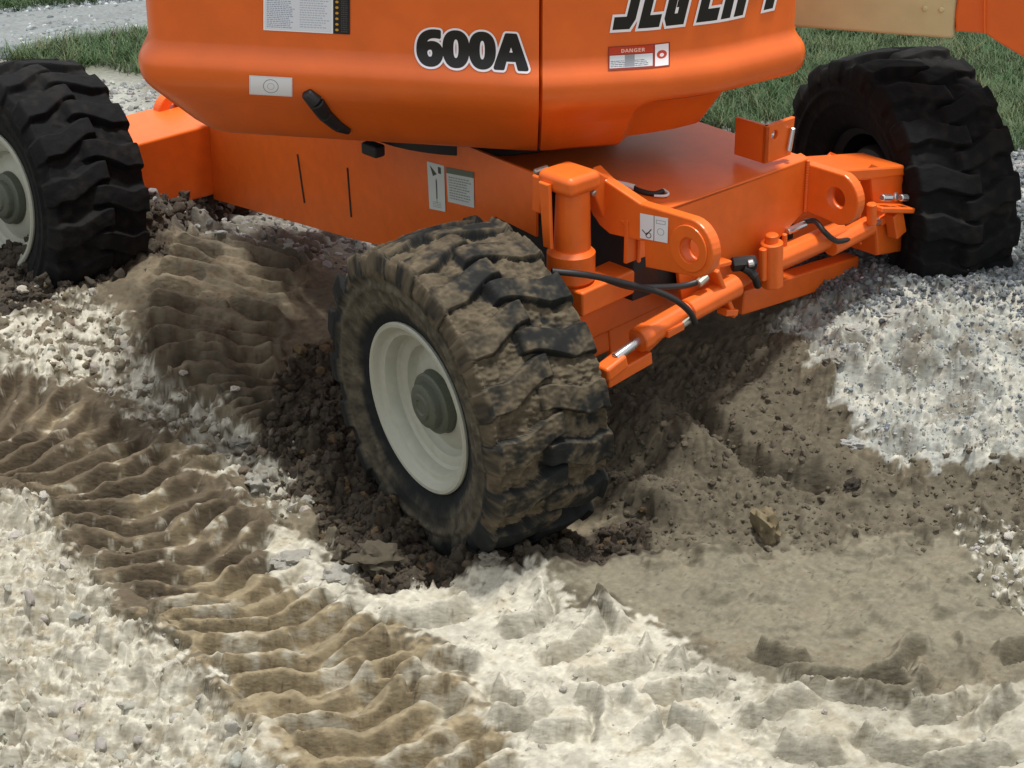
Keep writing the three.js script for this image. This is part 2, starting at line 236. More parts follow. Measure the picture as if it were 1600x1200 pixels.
function groundColor(x, z, w, h) {
  const c = COL.olive.slice(), mix = (k, t) => { t = clamp(t); const q = COL[k]; for (let i = 0; i < 3; i++) c[i] += (q[i] - c[i]) * t; };
  const a = fbm(x * 4, z * 4, 4), b = fbm(x * 11 + 40, (z - 1.2 * h) * 11, 3, n2b), s = n2(x * 60, (z - 1.3 * h) * 60), p = (t, lo, hi) => ss(lo, hi, t);
  mix('tan', p(a, -0.3, 0.4));
  mix('brown', w.trackBack * p(b, -0.2, 0.4) * 0.75); mix('tan', w.trackBack * p(a, 0.1, 0.4) * 0.4);
  mix('smooth', w.smooth * (0.75 + 0.3 * b)); mix('olive', w.churn * (0.8 + 0.4 * a)); 
  mix('brown', w.trackUp * (0.75 + 0.5 * b)); mix('ochre', w.trackUp * p(a + 0.5 * b, 0.12, 0.5) * 0.55); mix('white', w.trackUp * p(b + 0.4 * a, 0.3, 0.55) * 0.6);
  mix('ochre', w.trackLow * (0.8 + 0.5 * b)); mix('brown', w.trackLow * p(b, 0.12, 0.4) * 0.6); mix('white', w.trackLow * p(a - b * 0.6, 0.1, 0.5) * 0.55);
  mix('white', w.strip * p(b + 0.5 * a, -0.25, 0.12)); 
  mix('white', w.whiteMid * (0.9 + 0.5 * a + 0.2 * b)); mix('tan', w.whiteMid * p(b + 0.25 * s, 0.2, 0.5) * 0.45); mix('ochre', w.whiteMid * p(a, 0.0, 0.5) * 0.4);
  mix('white', w.whiteLeft * (0.95 + 0.3 * a)); mix('ochre', w.whiteLeft * p(b - 0.4 * a, 0.05, 0.42) * 0.55); mix('tan', w.whiteLeft * p(a + 0.3 * b, 0.1, 0.45) * 0.5); mix('brown', w.whiteLeft * p(-b - 0.3 * a, 0.28, 0.5) * 0.7);
  mix('smooth', w.greyRight * (0.42 + 0.5 * b)); mix('white', w.crumbsRight * p(b + 0.4 * a, 0.0, 0.25));
  mix('dark', Math.max(w.dark, w.soilRear) * (0.9 + 0.35 * b)); mix('brown', w.dark * p(b, 0.15, 0.5) * 0.8);
  mix('blue', w.gravelBlue * (0.8 + 0.4 * b)); mix('pale', w.gravelPale * (0.85 + 0.4 * a)); mix('blue', w.gravelPale * p(s + b, 0.4, 1.0) * 0.4); mix('white', w.gravelPale * p(a + 0.6 * b, 0.05, 0.3) * 0.55); mix('tan', w.gravelPale * p(-a + 0.5 * b, 0.15, 0.4) * 0.5);
  const back = ss(-7.0, -7.8, z); mix('pale', back * 0.8); mix('olive', back * p(a, 0, 0.4) * 0.6); mix('grass', lawnShare(x, z));
  const g = 1 + 0.05 * s + 0.05 * n2b(x * 140, (z - 1.3 * h) * 140);
  const sp = 1 - 0.5 * ss(0.62, 0.8, n2(x * 38 + 5, (z - h) * 38)) * ss(-0.1, 0.4, b);
  return [c[0] * g * sp, c[1] * g * sp, c[2] * g * sp];
}
function axisLines(a, b, step, reach, k) {                            // dense between a and b, widening outside
  const o = []; for (let v = a; v < b; v += typeof step === 'function' ? step(v) : step) o.push(v); o.push(b);
  let d = 0.012; for (let v = b; v < reach;) { d *= k; v += d; o.push(v); } d = 0.012; const l = []; for (let v = a; v > -reach;) { d *= k; v -= d; l.push(v); }
  return l.reverse().concat(o);
}
function noiseTexture(n, fn) { const d = new Uint8Array(n * n * 4); for (let j = 0; j < n; j++) for (let i = 0; i < n; i++) { const v = fn(i / n, j / n); d.set([...(Array.isArray(v) ? v : [v, v, v]).map((q) => clamp(q) * 255), 255], (j * n + i) * 4); } const t = new THREE.DataTexture(d, n, n); t.wrapS = t.wrapT = THREE.RepeatWrapping; t.magFilter = THREE.LinearFilter; t.minFilter = THREE.LinearMipmapLinearFilter; t.generateMipmaps = true; t.needsUpdate = true; return t; }
const tile3 = (u, v, f, o) => { const a = u * 2 * Math.PI, b = v * 2 * Math.PI; let r = f / 6.283, s = 0, A = 0.55; for (let i = 0; i < o; i++) { s += A * n4(Math.cos(a) * r + 7 * i, Math.sin(a) * r, Math.cos(b) * r, Math.sin(b) * r - 3 * i); A *= 0.55; r *= 2; } return s; };
const grainBump = noiseTexture(512, (u, v) => 0.5 + 0.5 * tile3(u, v, 34, 4));
const grainMap = noiseTexture(512, (u, v) => 0.9 + 0.13 * tile3(u + 0.3, v + 0.1, 40, 4)); grainMap.colorSpace = THREE.SRGBColorSpace;
const groundMat = new THREE.MeshStandardMaterial({ vertexColors: true, map: grainMap, bumpMap: grainBump, bumpScale: 0.003, roughness: 0.95 });
{
  const xs = axisLines(-1.6, 1.85, 0.0046, 260, 1.22), zs = axisLines(-7.6, -3.98, (v) => (v < -6.2 ? 0.0085 : 0.0046), 260, 1.22);
  const nx = xs.length, nz = zs.length, pos = new Float32Array(nx * nz * 3), col = new Float32Array(nx * nz * 3), uv = new Float32Array(nx * nz * 2), idx = new Uint32Array((nx - 1) * (nz - 1) * 6);
  let k = 0;
  for (let j = 0; j < nz; j++) for (let i = 0; i < nx; i++) {
    const x = xs[i], z = zs[j], q = j * nx + i, { h, w } = groundInfo(x, z), tilt = h - elevation(x, z), w2 = Math.abs(tilt) < 0.004 || z < -9 ? w : regions(x, z - 0.9 * tilt), c = groundColor(x, z, w2, h);
    pos[q * 3] = x; pos[q * 3 + 1] = h; pos[q * 3 + 2] = z; col.set(c, q * 3); uv[q * 2] = x / 1.3; uv[q * 2 + 1] = (z - 1.3 * h) / 1.3;
    if (i < nx - 1 && j < nz - 1) { idx.set([q, q + nx, q + 1, q + 1, q + nx, q + nx + 1], k); k += 6; }
  }
  const g = new THREE.BufferGeometry();
  g.setAttribute('position', new THREE.BufferAttribute(pos, 3)); g.setAttribute('color', new THREE.BufferAttribute(col, 3)); g.setAttribute('uv', new THREE.BufferAttribute(uv, 2)); g.setIndex(new THREE.BufferAttribute(idx, 1)); g.computeVertexNormals();
  tag(obj('muddy_ground', g, groundMat), 'churned mud and pale clay ground with tyre prints', null, null, 'structure').userData.kind = 'structure';
  // the gravel road beyond the lawn strip
  const a = road0[0], b = road0[1], c = road1[1], e = road1[0], far2 = (p, q, s) => [p[0] + (q[0] - p[0]) * s, p[1] + (q[1] - p[1]) * s], rp = [], rc = [], ri = [], ru = [], N = 90, M = 12;
  const A0 = far2(a, b, -12), A1 = far2(a, b, 13), B0 = far2(e, c, -12), B1 = far2(e, c, 13);
  for (let i = 0; i <= N; i++) for (let j = 0; j <= M; j++) {
    const s = i / N, t = j / M, x = lerp(lerp(A0[0], A1[0], s), lerp(B0[0], B1[0], s), t), z = lerp(lerp(A0[1], A1[1], s), lerp(B0[1], B1[1], s), t);
    rp.push(x, 0.03 + far(x, z) * 0.02 * n2(x * 0.5, z * 0.5) * 0 - (j % M ? 0 : 0.045), z); const g2 = 0.9 + 0.25 * fbm(x * 1.3, z * 1.3 + t * 9); rc.push(0.26 * g2, 0.285 * g2, 0.29 * g2); ru.push(x / 1.3, z / 1.3);
    if (i < N && j < M) { const q = i * (M + 1) + j; ri.push(q, q + 1, q + M + 1, q + 1, q + M + 2, q + M + 1); }
  }
  const rg = new THREE.BufferGeometry(); rg.setAttribute('position', new THREE.Float32BufferAttribute(rp, 3)); rg.setAttribute('color', new THREE.Float32BufferAttribute(rc, 3)); rg.setAttribute('uv', new THREE.Float32BufferAttribute(ru, 2)); rg.setIndex(ri); rg.computeVertexNormals();
  if (rg.attributes.normal.getY(N * 3) < 0) { for (let i = 0; i < ri.length; i += 3) [ri[i], ri[i + 1]] = [ri[i + 1], ri[i]]; rg.setIndex(ri); rg.computeVertexNormals(); }
  tag(obj('gravel_road', rg, groundMat), 'pale blue grey gravel road crossing behind the lawn', null, null, 'structure');
}

// ───────────────────────── paint and other materials ─────────────────────────
const rep = (t, m) => { const c = t.clone(); c.repeat.set(1 / m, 1 / m); c.needsUpdate = true; return c; };
const paintBump = noiseTexture(256, (u, v) => 0.5 + 0.5 * tile3(u, v, 8, 3)), paintTone = noiseTexture(256, (u, v) => { const q = 0.95 + 0.045 * tile3(u + 0.2, v, 5, 4); return [q, q * 0.99, q * 0.97]; });
paintTone.colorSpace = THREE.SRGBColorSpace;
const M = {};
M.orange = new THREE.MeshPhysicalMaterial({ color: new THREE.Color().setRGB(0.87, 0.155, 0.012), map: rep(paintTone, 0.7), roughness: 0.42, bumpMap: rep(paintBump, 0.25), bumpScale: 0.0002, clearcoat: 0.3, clearcoatRoughness: 0.18 });
M.chassis = M.orange.clone(); M.chassis.roughness = 0.5; M.chassis.clearcoat = 0.2; M.chassis.map = rep(paintTone, 0.4);
M.cream = new THREE.MeshStandardMaterial({ color: new THREE.Color().setRGB(0.66, 0.60, 0.34), roughness: 0.5, map: rep(paintTone, 0.5) });
M.black = new THREE.MeshStandardMaterial({ color: new THREE.Color().setRGB(0.012, 0.012, 0.013), roughness: 0.6 });
M.hose = new THREE.MeshStandardMaterial({ color: new THREE.Color().setRGB(0.018, 0.018, 0.02), roughness: 0.45 });
M.steel = new THREE.MeshStandardMaterial({ color: new THREE.Color().setRGB(0.62, 0.64, 0.66), metalness: 0.9, roughness: 0.25 });
M.zinc = new THREE.MeshStandardMaterial({ color: new THREE.Color().setRGB(0.45, 0.44, 0.38), metalness: 0.8, roughness: 0.4 });
M.rim = new THREE.MeshStandardMaterial({ color: new THREE.Color().setRGB(0.44, 0.46, 0.40), roughness: 0.4, map: rep(paintTone, 0.2) });
M.hub = new THREE.MeshStandardMaterial({ color: new THREE.Color().setRGB(0.10, 0.115, 0.085), roughness: 0.55, map: rep(grainMap, 0.3) });
M.tyre = new THREE.MeshPhysicalMaterial({ vertexColors: true, specularIntensity: 0.45, roughness: 0.85, map: grainMap, bumpMap: grainBump, bumpScale: 0.002 });
M.paper = new THREE.MeshStandardMaterial({ color: new THREE.Color().setRGB(0.7, 0.7, 0.7), roughness: 0.5 });

// ───────────────────────── the boom lift ─────────────────────────
const lift = new THREE.Group(); lift.name = numbered('boom_lift'); lift.position.copy(MO); lift.rotation.y = TH; scene.add(lift);
tag(lift, 'orange boom lift with four big tyres, its nearest wheel sunk in mud', 'boom lift');

// --- solids
function plate(axis, v, pts, th, hole, bevel = 0.004) {              // pts: points of the plane; it grows by th along +axis
  const to2 = axis === 'x' ? (p) => [p.z, p.y] : axis === 'z' ? (p) => [p.x, p.y] : (p) => [p.x, p.z];
  const s = new THREE.Shape(pts.map((p) => new THREE.Vector2(...to2(p))));
  for (const h of hole || []) { const q = new THREE.Path(); q.absellipse(...to2(h.c), h.r, h.ry || h.r, 0, Math.PI * 2, true); s.holes.push(q); }
  const g = new THREE.ExtrudeGeometry(s, { depth: Math.max(0.0005, th - bevel * 2), bevelEnabled: bevel > 0, bevelSize: bevel, bevelThickness: bevel, bevelSegments: 2, bevelOffset: -bevel, curveSegments: 20 });
  g.translate(0, 0, bevel);
  if (axis === 'x') g.applyMatrix4(new THREE.Matrix4().makeBasis(V(0, 0, 1), V(0, 1, 0), V(-1, 0, 0))), g.translate(v + th, 0, 0);
  else if (axis === 'z') g.translate(0, 0, v);
  else g.applyMatrix4(new THREE.Matrix4().makeBasis(V(1, 0, 0), V(0, 0, 1), V(0, -1, 0))), g.translate(0, v + th, 0);
  return boxUV(g);
}
function arcPts(c, r, a0, a1, n, axis) { const o = []; for (let i = 0; i <= n; i++) { const a = lerp(a0, a1, i / n) * Math.PI / 180, u = Math.cos(a) * r, v = Math.sin(a) * r; o.push(axis === 'x' ? V(c.x, c.y + v, c.z + u) : axis === 'z' ? V(c.x + u, c.y + v, c.z) : V(c.x + u, c.y, c.z + v)); } return o; }
function cyl(p, q, r, r2 = r, n = 28, chamfer = 0.003) {
  const d = q.clone().sub(p), l = d.length(), c = Math.min(chamfer, l / 4);
  const g = new THREE.LatheGeometry([[0, 0], [r - c, 0], [r, c], [r2, l - c], [r2 - c, l], [0, l]].map((a) => new THREE.Vector2(...a)), n);
  const gg = toCreasedNormals(g, 0.6);
  gg.applyQuaternion(new THREE.Quaternion().setFromUnitVectors(V(0, 1, 0), d.normalize())); gg.translate(p.x, p.y, p.z); return boxUV(gg);
}
function bar(p, q, w, h, r = 0.005) {                                 // rounded bar, w across, h up
  const d = q.clone().sub(p), l = d.length(), g = new RoundedBoxGeometry(w, h, l, 2, r), m = new THREE.Matrix4();
  const f = d.normalize(), s = V(0, 1, 0).cross(f).normalize(), u = f.clone().cross(s);
  m.makeBasis(s, u, f); g.applyMatrix4(m); g.translate((p.x + q.x) / 2, (p.y + q.y) / 2, (p.z + q.z) / 2); return boxUV(g);
}
function block(x0, x1, y0, y1, z0, z1, r = 0.006) { const g = new RoundedBoxGeometry(x1 - x0, y1 - y0, z1 - z0, 2, r); g.translate((x0 + x1) / 2, (y0 + y1) / 2, (z0 + z1) / 2); return boxUV(g); }
function tube(pts, r, n = 40) { return new THREE.TubeGeometry(new THREE.CatmullRomCurve3(pts), n, r, 10, false); }
function quad(a, b, c, d) {                                           // a b / d c with uv 0..1, b right of a
  const g = new THREE.BufferGeometry(); g.setAttribute('position', new THREE.Float32BufferAttribute([...a, ...b, ...c, ...d], 3)); g.setAttribute('uv', new THREE.Float32BufferAttribute([0, 1, 1, 1, 1, 0, 0, 0], 2)); g.setIndex([0, 3, 1, 1, 3, 2]); g.computeVertexNormals(); return g;
}
// --- printed things
function print2(w, h, draw, cut) {
  const c = document.createElement('canvas'); c.width = w; c.height = h; const x = c.getContext('2d'); draw(x, w, h);
  const t = new THREE.CanvasTexture(c); t.colorSpace = THREE.SRGBColorSpace; t.anisotropy = 4;
  return new THREE.MeshStandardMaterial({ map: t, roughness: 0.45, ...(cut ? { alphaTest: 0.5 } : {}) });
}
const rnd = rng(5);
const scribble = (x, x0, y0, w, h, n, c) => { x.fillStyle = c; for (let i = 0; i < n; i++) { let q = x0; const y = y0 + (i + 0.25) * h / n; while (q < x0 + w * (0.75 + 0.25 * rnd())) { const l = 4 + rnd() * w * 0.09; x.fillRect(q, y, Math.min(l, x0 + w - q), h / n * 0.45); q += l + 4; } } };
const P = {
  plate: print2(512, 512, (x, w, h) => { x.fillStyle = '#dfe4ec'; x.fillRect(0, 0, w, h); x.fillStyle = '#15151a'; x.fillRect(w * 0.8, 0, w * 0.2, h); scribble(x, 20, 10, w * 0.33, h - 30, 34, '#8e9bb4'); scribble(x, w * 0.42, 10, w * 0.34, h - 40, 26, '#b4bccc'); x.fillStyle = '#d19a2a'; for (let i = 0; i < 12; i++) { x.beginPath(); x.arc(w * 0.85, 20 + i * 42, 10, 0, 7); x.fill(); } scribble(x, w * 0.9, 10, w * 0.08, h - 20, 30, '#555'); x.strokeStyle = '#f4f6fa'; x.lineWidth = 8; x.strokeRect(3, 3, w * 0.8 - 4, h - 6); }),
  ring: print2(256, 128, (x, w, h) => { x.fillStyle = '#e8e9ee'; x.fillRect(0, 0, w, h); x.strokeStyle = '#7c8593'; x.lineWidth = 4; x.beginPath(); x.arc(w / 2, h / 2, 44, 0, 7); x.stroke(); x.lineWidth = 2; x.beginPath(); x.arc(w / 2, h / 2, 20, 0, 7); x.stroke(); x.strokeStyle = '#c4c8d0'; x.strokeRect(6, 6, w - 12, h - 12); }),
  number: print2(1024, 400, (x, w, h) => { x.font = 'bold 372px sans-serif'; x.textAlign = 'center'; x.lineJoin = 'round'; x.setTransform(1.06, 0, 0, 1, 0, 0); const y = h - 62, cx = w / 2 / 1.06; x.lineWidth = 62; x.strokeStyle = '#f3eef4'; x.strokeText('600A', cx, y); x.lineWidth = 30; x.strokeStyle = '#10100f'; x.strokeText('600A', cx, y); x.fillStyle = '#10100f'; x.fillText('600A', cx, y); }, true),
  name: print2(1400, 420, (x, w, h) => {
    // heavy slanted capitals
    const S = 0.30, L = (pts) => pts; const glyphs = { J: [[[0.30, 1], [0.86, 1], [0.86, 0.2], [0.7, 0], [0.02, 0], [-0.02, 0.26], [0.48, 0.26], [0.48, 0.76], [0.26, 0.76]]], L: [[[0.06, 1], [0.42, 1], [0.42, 0.26], [0.9, 0.26], [0.9, 0], [0.06, 0]]], G: [[[0.06, 0.84], [0.2, 1], [0.86, 1], [0.86, 0.76], [0.42, 0.76], [0.42, 0.24], [0.56, 0.24], [0.56, 0.38], [0.46, 0.38], [0.46, 0.58], [0.9, 0.58], [0.9, 0], [0.2, 0], [0.06, 0.16]]], I: [[[0.06, 1], [0.42, 1], [0.42, 0], [0.06, 0]]], F: [[[0.06, 1], [0.86, 1], [0.86, 0.76], [0.42, 0.76], [0.42, 0.6], [0.78, 0.6], [0.78, 0.38], [0.42, 0.38], [0.42, 0], [0.06, 0]]], T: [[[0.0, 1], [0.92, 1], [0.92, 0.76], [0.64, 0.76], [0.64, 0], [0.28, 0], [0.28, 0.76], [0, 0.76]]] };
    const go = (ink) => { let q = 60; for (const ch of 'JLG LIFT') { if (ch === ' ') { q += 70; continue; } const wd = ch === 'I' ? 100 : 190; for (const p of glyphs[ch]) { x.beginPath(); p.forEach(([a, b], i) => { const X = q + a * 190 + b * 300 * S, Y = 360 - b * 300; i ? x.lineTo(X, Y) : x.moveTo(X, Y); }); x.closePath(); ink(); } q += wd; } };
    x.lineJoin = 'miter'; go(() => { x.lineWidth = 38; x.strokeStyle = '#f1eef2'; x.stroke(); }); go(() => { x.fillStyle = '#12120f'; x.fill(); x.lineWidth = 3; x.strokeStyle = '#12120f'; x.stroke(); });
  }, true),
  danger: print2(512, 224, (x, w, h) => { x.fillStyle = '#8d2a1c'; x.fillRect(0, 0, w, h); x.fillStyle = '#c03a1c'; x.fillRect(8, 8, w * 0.72, h * 0.32); x.fillStyle = '#f0c8b8'; x.font = 'bold 50px sans-serif'; x.fillText('▲ DANGER', 70, 66); x.fillStyle = '#cfd2d6'; x.fillRect(12, h * 0.4, w * 0.7, h * 0.52); scribble(x, 20, h * 0.62, w * 0.66, h * 0.28, 4, '#5b5f68'); x.fillStyle = '#8d9096'; x.fillRect(w * 0.27, h * 0.4, w * 0.16, h * 0.5); x.fillStyle = '#efe6ea'; x.fillRect(w * 0.76, 10, w * 0.22, h - 20); x.fillStyle = '#c2402e'; x.beginPath(); x.arc(w * 0.87, h * 0.5, 42, 0, 7); x.fill(); x.fillStyle = '#efe6ea'; x.beginPath(); x.arc(w * 0.87, h * 0.52, 18, 0, 7); x.fill(); }),
  strip: print2(128, 320, (x, w, h) => { x.fillStyle = '#cfd6d4'; x.fillRect(0, 0, w, h); x.fillStyle = '#3c4641'; x.beginPath(); x.moveTo(20, 20); x.lineTo(70, 70); x.lineTo(40, 90); x.fill(); x.fillRect(80, 18, 22, 44); x.fillRect(58, 110, 10, 130); x.strokeStyle = '#5b6662'; x.lineWidth = 4; x.beginPath(); x.moveTo(63, 100); x.lineTo(63, 270); x.stroke(); scribble(x, 30, 260, 70, 44, 4, '#8b948f'); }),
  notice: print2(256, 256, (x, w, h) => { x.fillStyle = '#c6cdcb'; x.fillRect(0, 0, w, h); x.fillStyle = '#5f6b5c'; x.fillRect(0, 0, w, 44); scribble(x, 18, 62, w - 40, h - 84, 9, '#7d8884'); }),
  pair: print2(256, 232, (x, w, h) => { x.fillStyle = '#e2e6e9'; x.fillRect(0, 0, w, h); x.fillStyle = '#6a5a52'; x.fillRect(w * 0.49, 0, 7, h); x.strokeStyle = '#1c1c22'; x.lineWidth = 9; x.beginPath(); x.moveTo(20, 150); x.lineTo(60, 190); x.lineTo(105, 130); x.stroke(); x.lineWidth = 7; x.beginPath(); x.arc(78, 192, 24, 0, 7); x.stroke(); x.strokeStyle = '#8a93a0'; x.lineWidth = 5; x.beginPath(); x.arc(190, 140, 30, 0, 7); x.stroke(); x.strokeRect(150, 36, 80, 30); }),
};
// --- hood of the turntable: an outline offset inwards level by level
const OUT = [[-0.21, -0.935, 0.1], [0.443, -0.026, 0.35], [0.70, 0.135, 0.3], [0.90, 0.215, 0.4], [1.20, 0.245, 0.075], [1.62, -0.42, 0.12], [0.35, -1.55, 0.12]];
function outline(inset) {
  const n = OUT.length, off = OUT.map((p, i) => {
    const a = OUT[(i + n - 1) % n], b = OUT[(i + 1) % n], nrm = (u, v) => { const dx = v[0] - u[0], dz = v[1] - u[1], l = Math.hypot(dx, dz); return [dz / l, -dx / l]; };
    const e = nrm(a, p), f = nrm(p, b), s = 1 / (1 + e[0] * f[0] + e[1] * f[1]); return [p[0] + (e[0] + f[0]) * s * inset, p[1] + (e[1] + f[1]) * s * inset];
  });
  const o = [];
  off.forEach((p, i) => {
    const a = off[(i + n - 1) % n], b = off[(i + 1) % n], ua = [a[0] - p[0], a[1] - p[1]], ub = [b[0] - p[0], b[1] - p[1]], la = Math.hypot(...ua), lb = Math.hypot(...ub);
    const cosA = (ua[0] * ub[0] + ua[1] * ub[1]) / (la * lb), half = Math.acos(clamp(cosA, -1, 1)) / 2, t = Math.min(OUT[i][2] / Math.tan(half), la * 0.42, lb * 0.42);
    const P0 = [p[0] + ua[0] / la * t, p[1] + ua[1] / la * t], P1 = [p[0] + ub[0] / lb * t, p[1] + ub[1] / lb * t];
    for (let k = 0; k <= 12; k++) { const u = k / 12; o.push([P0[0] * (1 - u) ** 2 + 2 * p[0] * u * (1 - u) + P1[0] * u * u, P0[1] * (1 - u) ** 2 + 2 * p[1] * u * (1 - u) + P1[1] * u * u]); }
  });
  return o;                                                          // 13 points per corner
}
const SEAM = 13 + 6;                                                  // the middle of the second corner
const levels = [[0, 1.95], [0, 1.6], [0, 1.4], [0, 1.262], [-0.002, 1.246], [-0.009, 1.232], [-0.019, 1.219], [-0.027, 1.205], [-0.03, 1.188], [-0.029, 1.168], [-0.025, 1.148], [-0.016, 1.128], [-0.002, 1.108], [0.02, 1.082], [0.06, 1.036], [0.1, 0.99], [0.135, 0.957], [0.15, 0.948], [0.175, 0.945]];
const levelsR = levels.map(([i, y], k) => (k < 9 ? [i, y] : [[-0.03, 1.168], [-0.026, 1.146], [-0.012, 1.128], [0.03, 1.112], [0.12, 1.1], [0.155, 1.07], [0.185, 1.02], [0.21, 0.975], [0.225, 0.95], [0.24, 0.945]][k - 9]));
const rings = levels.map(([i]) => outline(i)), ringsR = levelsR.map(([i]) => outline(i)), NR = rings[0].length;
const blendR = (k) => { const d = k - SEAM; return ss(2, 22, d) * (1 - ss(60, 75, d)); };                // the lip grows sharper away from the seam
const hoodPt = (k, l) => { k = ((k % NR) + NR) % NR; const t = blendR(k), a = rings[l][k], b = ringsR[l][k]; return V(lerp(a[0], b[0], t), lerp(levels[l][1], levelsR[l][1], t), lerp(a[1], b[1], t)); };
function hoodShell(k0, k1, gap0, gap1) {
  const pos = [], idx = [], cols = [];
  for (let k = k0; k <= k1; k++) cols.push(k);
  cols.forEach((k, c) => levels.forEach((_, l) => {
    const p = hoodPt(k, l);
    if (c === 0 && gap0) p.lerp(hoodPt(k + 1, l), gap0 / p.distanceTo(hoodPt(k + 1, l)));
    if (c === cols.length - 1 && gap1) p.lerp(hoodPt(k - 1, l), gap1 / p.distanceTo(hoodPt(k - 1, l)));
    pos.push(p.x, p.y, p.z);
  }));
  const nl = levels.length, nc = cols.length, thick = [], add = (a, b, c) => idx.push(a, b, c);
  for (let c = 0; c < nc - 1; c++) for (let l = 0; l < nl - 1; l++) { const q = c * nl + l; add(q, q + 1, q + nl); add(q + 1, q + nl + 1, q + nl); }
  // returned edge at both ends so that the shell has thickness
  const base = pos.length / 3;
  for (const c of [0, nc - 1]) for (let l = 0; l < nl; l++) { const q = (c * nl + l) * 3, C = V(0.7, pos[q + 1], -0.6), p = V(pos[q], pos[q + 1], pos[q + 2]), d = C.sub(p).setY(0.0).normalize(); pos.push(p.x + d.x * 0.03, p.y + 0.012, p.z + d.z * 0.03); }
  for (let l = 0; l < nl - 1; l++) { add(l, base + l, l + 1); add(l + 1, base + l, base + l + 1); const q = (nc - 1) * nl + l, r = base + nl + l; add(q, q + 1, r); add(q + 1, r + 1, r); }
  let g = new THREE.BufferGeometry(); g.setAttribute('position', new THREE.Float32BufferAttribute(pos, 3)); g.setIndex(idx);
  g = toCreasedNormals(g, 0.7);
  return boxUV(g);
}
const hoodDoor = obj('hood_door', hoodShell(-20, SEAM, 0, 0.005), M.orange, lift);
const tailCowl = obj('tail_cowl', hoodShell(SEAM, NR - 20, 0.005, 0), M.orange, lift);
{
  const inner = outline(0.06), low = outline(0.235), s = new THREE.Shape(low.map((p) => new THREE.Vector2(p[0], p[1]))), s2 = new THREE.Shape(inner.map((p) => new THREE.Vector2(p[0], p[1])));
  const floor = new THREE.ExtrudeGeometry(s, { depth: 0.02, bevelEnabled: false }); floor.rotateX(Math.PI / 2); floor.translate(0, 0.97, 0);
  const core = new THREE.ExtrudeGeometry(s2, { depth: 0.8, bevelEnabled: false }); core.rotateX(Math.PI / 2); core.translate(0, 1.9, 0);
  obj('turntable_frame', [boxUV(floor), boxUV(core)], M.black, lift);
  obj('slew_ring', [cyl(V(0.9, 0.84, -0.75), V(0.9, 0.96, -0.75), 0.42, 0.42, 48)], M.black, lift);
}
const hoodLine = (k, y) => { const kf = Math.floor(k), t = k - kf; let l = 0; while (l < levels.length - 2 && levels[l + 1][1] > y) l++; const f = (q) => { const a = hoodPt(q, l), b = hoodPt(q, l + 1); return a.lerp(b, clamp((a.y - y) / (a.y - b.y || 1))); }; return f(kf).lerp(f(kf + 1), t); };
function kAt(px, y, k0, k1) { let a = k0, b = k1; for (let i = 0; i < 40; i++) { const m = (a + b) / 2; pixelX(hoodLine(m, y)) < px ? (a = m) : (b = m); } return (a + b) / 2; }
function pyAt(k, py) { let a = 0.96, b = 1.9; for (let i = 0; i < 40; i++) { const m = (a + b) / 2, w = toWorld(hoodLine(k, m)), y = w.y - EYE, dep = -y * sP - w.z * cP, v = 600 - FOCAL * (y * cP - w.z * sP) / dep; v > py ? (a = m) : (b = m); } return (a + b) / 2; }
function hoodDecal(name, parent, mat, [x0, x1], [yTop, yBot], k0, k1, n = 14) {
  const pos = [], uv = [], idx = [];
  for (let i = 0; i <= n; i++) for (let j = 0; j <= 4; j++) {
    const t = i / n, px = lerp(x0, x1, t), y = lerp(yTop, yBot, j / 4), k = kAt(px, y, k0, k1), p = hoodLine(k, y), q = hoodLine(k + 0.05, y), d = q.clone().sub(p), up = hoodLine(k, y + 0.004).sub(hoodLine(k, y - 0.004));
    const nr = d.cross(up).normalize(); p.addScaledVector(nr, 0.0025); pos.push(p.x, p.y, p.z); uv.push(t, 1 - j / 4);
    if (i < n && j < 4) { const c = i * 5 + j; idx.push(c, c + 1, c + 5, c + 1, c + 6, c + 5); }
  }
  const g = new THREE.BufferGeometry(); g.setAttribute('position', new THREE.Float32BufferAttribute(pos, 3)); g.setAttribute('uv', new THREE.Float32BufferAttribute(uv, 2)); g.setIndex(idx); g.computeVertexNormals();
  return obj(name, g, mat, parent);
}
{
  const kS = SEAM - 0.1, yAt = (px, py, k0, k1) => { let y = 1.3; for (let i = 0; i < 8; i++) y = pyAt(kAt(px, y, k0, k1), py); return y; }, L0 = 6, R0 = SEAM + 0.1, R1 = 13 * 4 + 5;
  hoodDecal('instruction_plate', hoodDoor, P.plate, [412, 547], [yAt(478, 50, L0, kS) + 0.19, yAt(478, 50, L0, kS)], L0, kS).userData.label = 'white instruction sheet with a black strip on its side';
  hoodDecal('ring_label', hoodDoor, P.ring, [390, 457], [yAt(423, 119, L0, kS), yAt(423, 148, L0, kS)], L0, kS, 6).userData.label = 'small white label with a ring printed on it';
  hoodDecal('model_lettering', hoodDoor, P.number, [640, 834], [yAt(737, 38, L0, kS), yAt(737, 118, L0, kS)], L0, kS).userData.label = 'black 600A lettering edged in white';
  const yb = yAt(1080, 41, R0, R1);
  hoodDecal('name_lettering', tailCowl, P.name, [944, 1226], [yb + 0.165, yb - 0.016], R0, R1, 30).userData.label = 'slanted black capitals edged in white';
  hoodDecal('warning_label', tailCowl, P.danger, [950, 1046], [yAt(998, 70, R0, R1), yAt(998, 108, R0, R1)], R0, R1).userData.label = 'red and white warning label under the large lettering';
}
